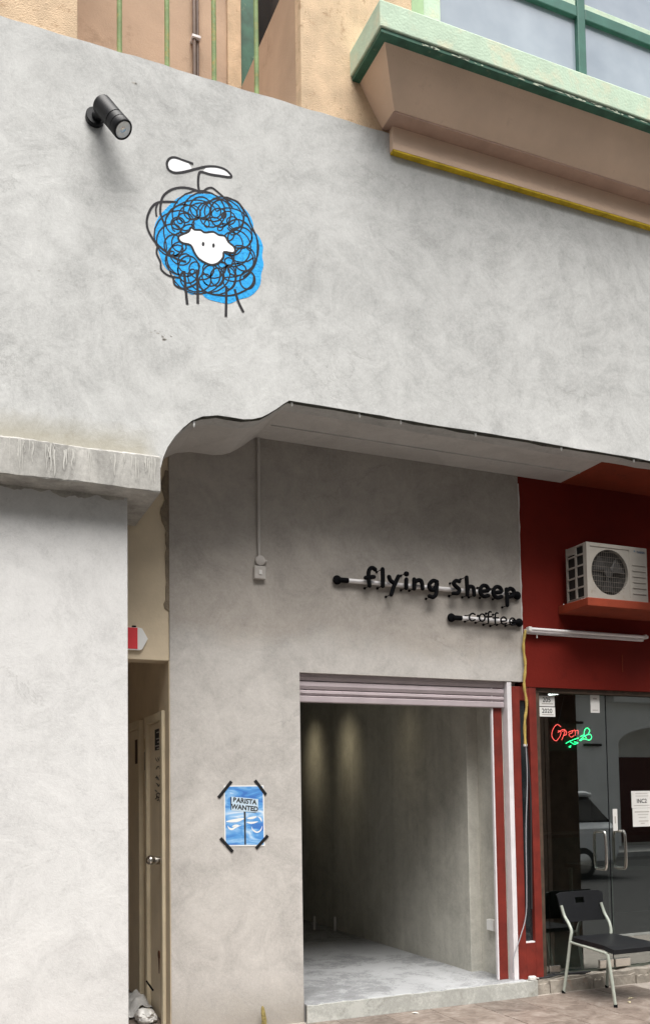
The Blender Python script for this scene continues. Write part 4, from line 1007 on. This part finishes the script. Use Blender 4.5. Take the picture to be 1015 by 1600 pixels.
tag(build('wooden_stake', MB().tube([(p.x-.001, 6.07, -.003), (p.x+.004, 6.07, .05), (p.x-.003, 6.072, .10), (p.x-.006, 6.072, .135), (p.x-.008, 6.072, .15)], [.019, .018, .016, .012, .004], 8), M_stake, smooth=True), 'short mossy wooden stake standing at the foot of the cement wall', 'stake')
# a few dry leaves
for i, (px, py) in enumerate(((985, 1560), (982, 1566), (648, 1583))):
    p = onZ(px, py, .004); a = i*1.1
    vs = [(p.x+.03*math.cos(a)*t+.012*math.sin(a)*s, p.y+.03*math.sin(a)*t-.012*math.cos(a)*s, .003+.005*abs(s)+.002) for t, s in ((-1, 0), (-.3, 1), (.4, .8), (1, 0), (.4, -.8), (-.3, -1))]
    lf = build('fallen_leaf', MB().poly(vs), plain('dry_leaf%d' % i, (.45, .40, .26) if i != 2 else (.7, .68, .62), .8)); sm = lf.modifiers.new('t', 'SOLIDIFY'); sm.thickness = .0015
    tag(lf, ['yellowish dry leaf on the tiles right of the front chair leg', 'pale scrap on the tiles near the chair leg', 'tiny white scrap on the tiles before the step'][i], 'litter')

# ------------------------------------------------------------------ across the street (partly seen in the shop glass)
OB = thing('opposite_building', (16, -9.4, -.02), 'white rendered building with arched entrance across the street', 'building')
OY = -9.4
mb = MB().box(4, 18.9, OY-.3, OY, -.02, 4.7).box(18.9, 22.2, OY-.3, OY, 3.6, 4.7).box(22.2, 34, OY-.3, OY, -.02, 4.7)
build('wall', mb, M_opp, OB)
arch = [(18.9, 3.6), (18.9, 3.0)]+[(20.55+1.65*math.cos(math.pi-a*math.pi/14), 3.0+.55*math.sin(a*math.pi/14)) for a in range(15)]+[(22.2, 3.6)]
build('arch', MB().prism(arch, 'y', OY-.28, OY-.002), M_opp, OB)
build('porch_wall', MB().box(18.9, 22.2, OY-1.6, OY-1.5, -.02, 3.7), M_opp, OB)
build('door', MB().box(19.6, 21.6, OY-1.5, OY-1.45, -.02, 2.7, .01), M_doorop, OB)
build('cornice', MB().box(18.5, 34, OY-.05, OY+.35, 4.25, 4.42, .02), M_opp, OB)
build('sky_blocking_storeys', MB().box(4, 34, OY-9, OY-1.8, 4.7, 15.0), M_opp, OB)  # unseen storeys added on top to keep low sky out of the recess
for fl in range(3):
    for x in [5.5+3*i for i in range(10)]:
        wdw = build('window', MB().box(x, x+1.6, OY-1.82, OY-1.77, 6.0+3*fl, 7.6+3*fl, .01), M_frameg, OB); build('pane', MB().box(x+.08, x+1.52, OY-1.79, OY-1.76, 6.08+3*fl, 7.52+3*fl), M_carg, wdw)
O2 = thing('opposite_building', (-14, -9.4, -.02), 'unseen pale three storey shophouse row further left across the street, raised to block low sky', 'building')
build('wall', MB().box(-40, 3.4, OY-8, OY, -.02, 15.0), M_opp, O2)  # unseen row, made tall to block low sky from the recess
for fl in range(5):
    for x in [-38+3*i for i in range(14)]:
        wdw = build('window', MB().box(x, x+1.6, OY-.02, OY+.03, .9+2.9*fl, 2.5+2.9*fl, .01), M_frameg, O2); build('pane', MB().box(x+.08, x+1.52, OY+.01, OY+.04, .98+2.9*fl, 2.42+2.9*fl), M_carg, wdw)
build('roof', MB().prism([(OY+.8, 4.7), (OY+.8, 4.8), (OY-1.8, 5.5), (OY-1.8, 4.7)], 'x', 3.5, 34.5), M_roof, OB)
for x in (5.5, 8.5, 11.5, 14.2, 24.5, 27.5):
    wdw = build('window', MB().box(x, x+1.5, OY-.02, OY+.03, 1.2, 2.6, .01), M_frameg, OB); build('pane', MB().box(x+.08, x+1.42, OY+.012, OY+.04, 1.28, 2.52), M_carg, wdw)
for z, x0, x1 in ((2.95, 17.6, 18.2), (3.6, 17.3, 17.55)): build('wall_lamp', MB().box(x0, x1, OY, OY+.12, z, z+.07, .01), M_dark, OB)
# parked car
CR = thing('parked_car', (11.0, -3.4, -.15), 'white station wagon parked across the road', 'car')
def sec(x, prof): return [(x, y, z) for y, z in prof]
def loft(secs, mat, name, par, caps=True):
    n = len(secs[0]); vs = [v for s in secs for v in s]; fs = []
    for i in range(len(secs)-1):
        for k_ in range(n): fs.append((i*n+k_, i*n+(k_+1) % n, (i+1)*n+(k_+1) % n, (i+1)*n+k_))
    fs += [tuple(range(n)), tuple(range(len(secs)*n-1, (len(secs)-1)*n-1, -1))]
    return build(name, MB().add(vs, fs), mat, par, smooth=True)
def ring_(yc, hw, z0, z1, c=.12):
    return [(yc-hw+c, z0), (yc+hw-c, z0), (yc+hw, z0+c), (yc+hw, z1-c), (yc+hw-c, z1), (yc-hw+c, z1), (yc-hw, z1-c), (yc-hw, z0+c)]
yc = -3.4
body = loft([sec(8.6, ring_(yc, .70, .25, .72)), sec(8.75, ring_(yc, .84, .12, .85)), sec(9.6, ring_(yc, .89, .08, .95)), sec(11.8, ring_(yc, .89, .08, .98)), sec(12.75, ring_(yc, .87, .10, .98)), sec(12.95, ring_(yc, .78, .25, .90))], M_carw, 'body', CR)
loft([sec(9.55, ring_(yc, .78, .90, .98, .03)), sec(10.2, ring_(yc, .72, .90, 1.50)), sec(12.3, ring_(yc, .72, .90, 1.55)), sec(12.75, ring_(yc, .74, .90, 1.1))], M_carg, 'cabin_glass', CR)
loft([sec(10.15, ring_(yc, .64, 1.475, 1.53, .02)), sec(10.5, ring_(yc, .71, 1.49, 1.60, .04)), sec(12.2, ring_(yc, .71, 1.50, 1.62, .04)), sec(12.4, ring_(yc, .66, 1.49, 1.57, .02))], M_carw, 'roof', CR)
for x in (10.95, 11.85):
    build('window_pillar', MB().box(x, x+.07, yc-.745, yc+.745, .95, 1.52), M_black, CR)
for x in (9.35, 11.95):
    for s in (-1, 1):
        y0 = yc+s*.70; wl = build('wheel', MB().tube([(x, y0, .17), (x, y0+s*.02, .17), (x, y0+s*.19, .17), (x, y0+s*.205, .17)], [.29, .32, .32, .28], 24), M_tyre, CR, smooth=True)
        build('rim', MB().tube([(x, y0+s*.20, .17), (x, y0+s*.212, .17)], [.21, .19], 20), M_chrome, wl, smooth=True)
for s in (-1, 1):
    build('headlight', MB().box(8.58, 8.70, yc+s*.58-.14, yc+s*.58+.14, .55, .70, .02), M_lens, CR)
    build('tail_light', MB().box(12.88, 12.97, yc+s*.64-.09, yc+s*.64+.09, .60, .85, .02), M_signred, CR)
build('bumper', MB().box(8.52, 8.72, yc-.78, yc+.78, .10, .34, .05), M_carw, CR)
bpy.context.view_layer.update()
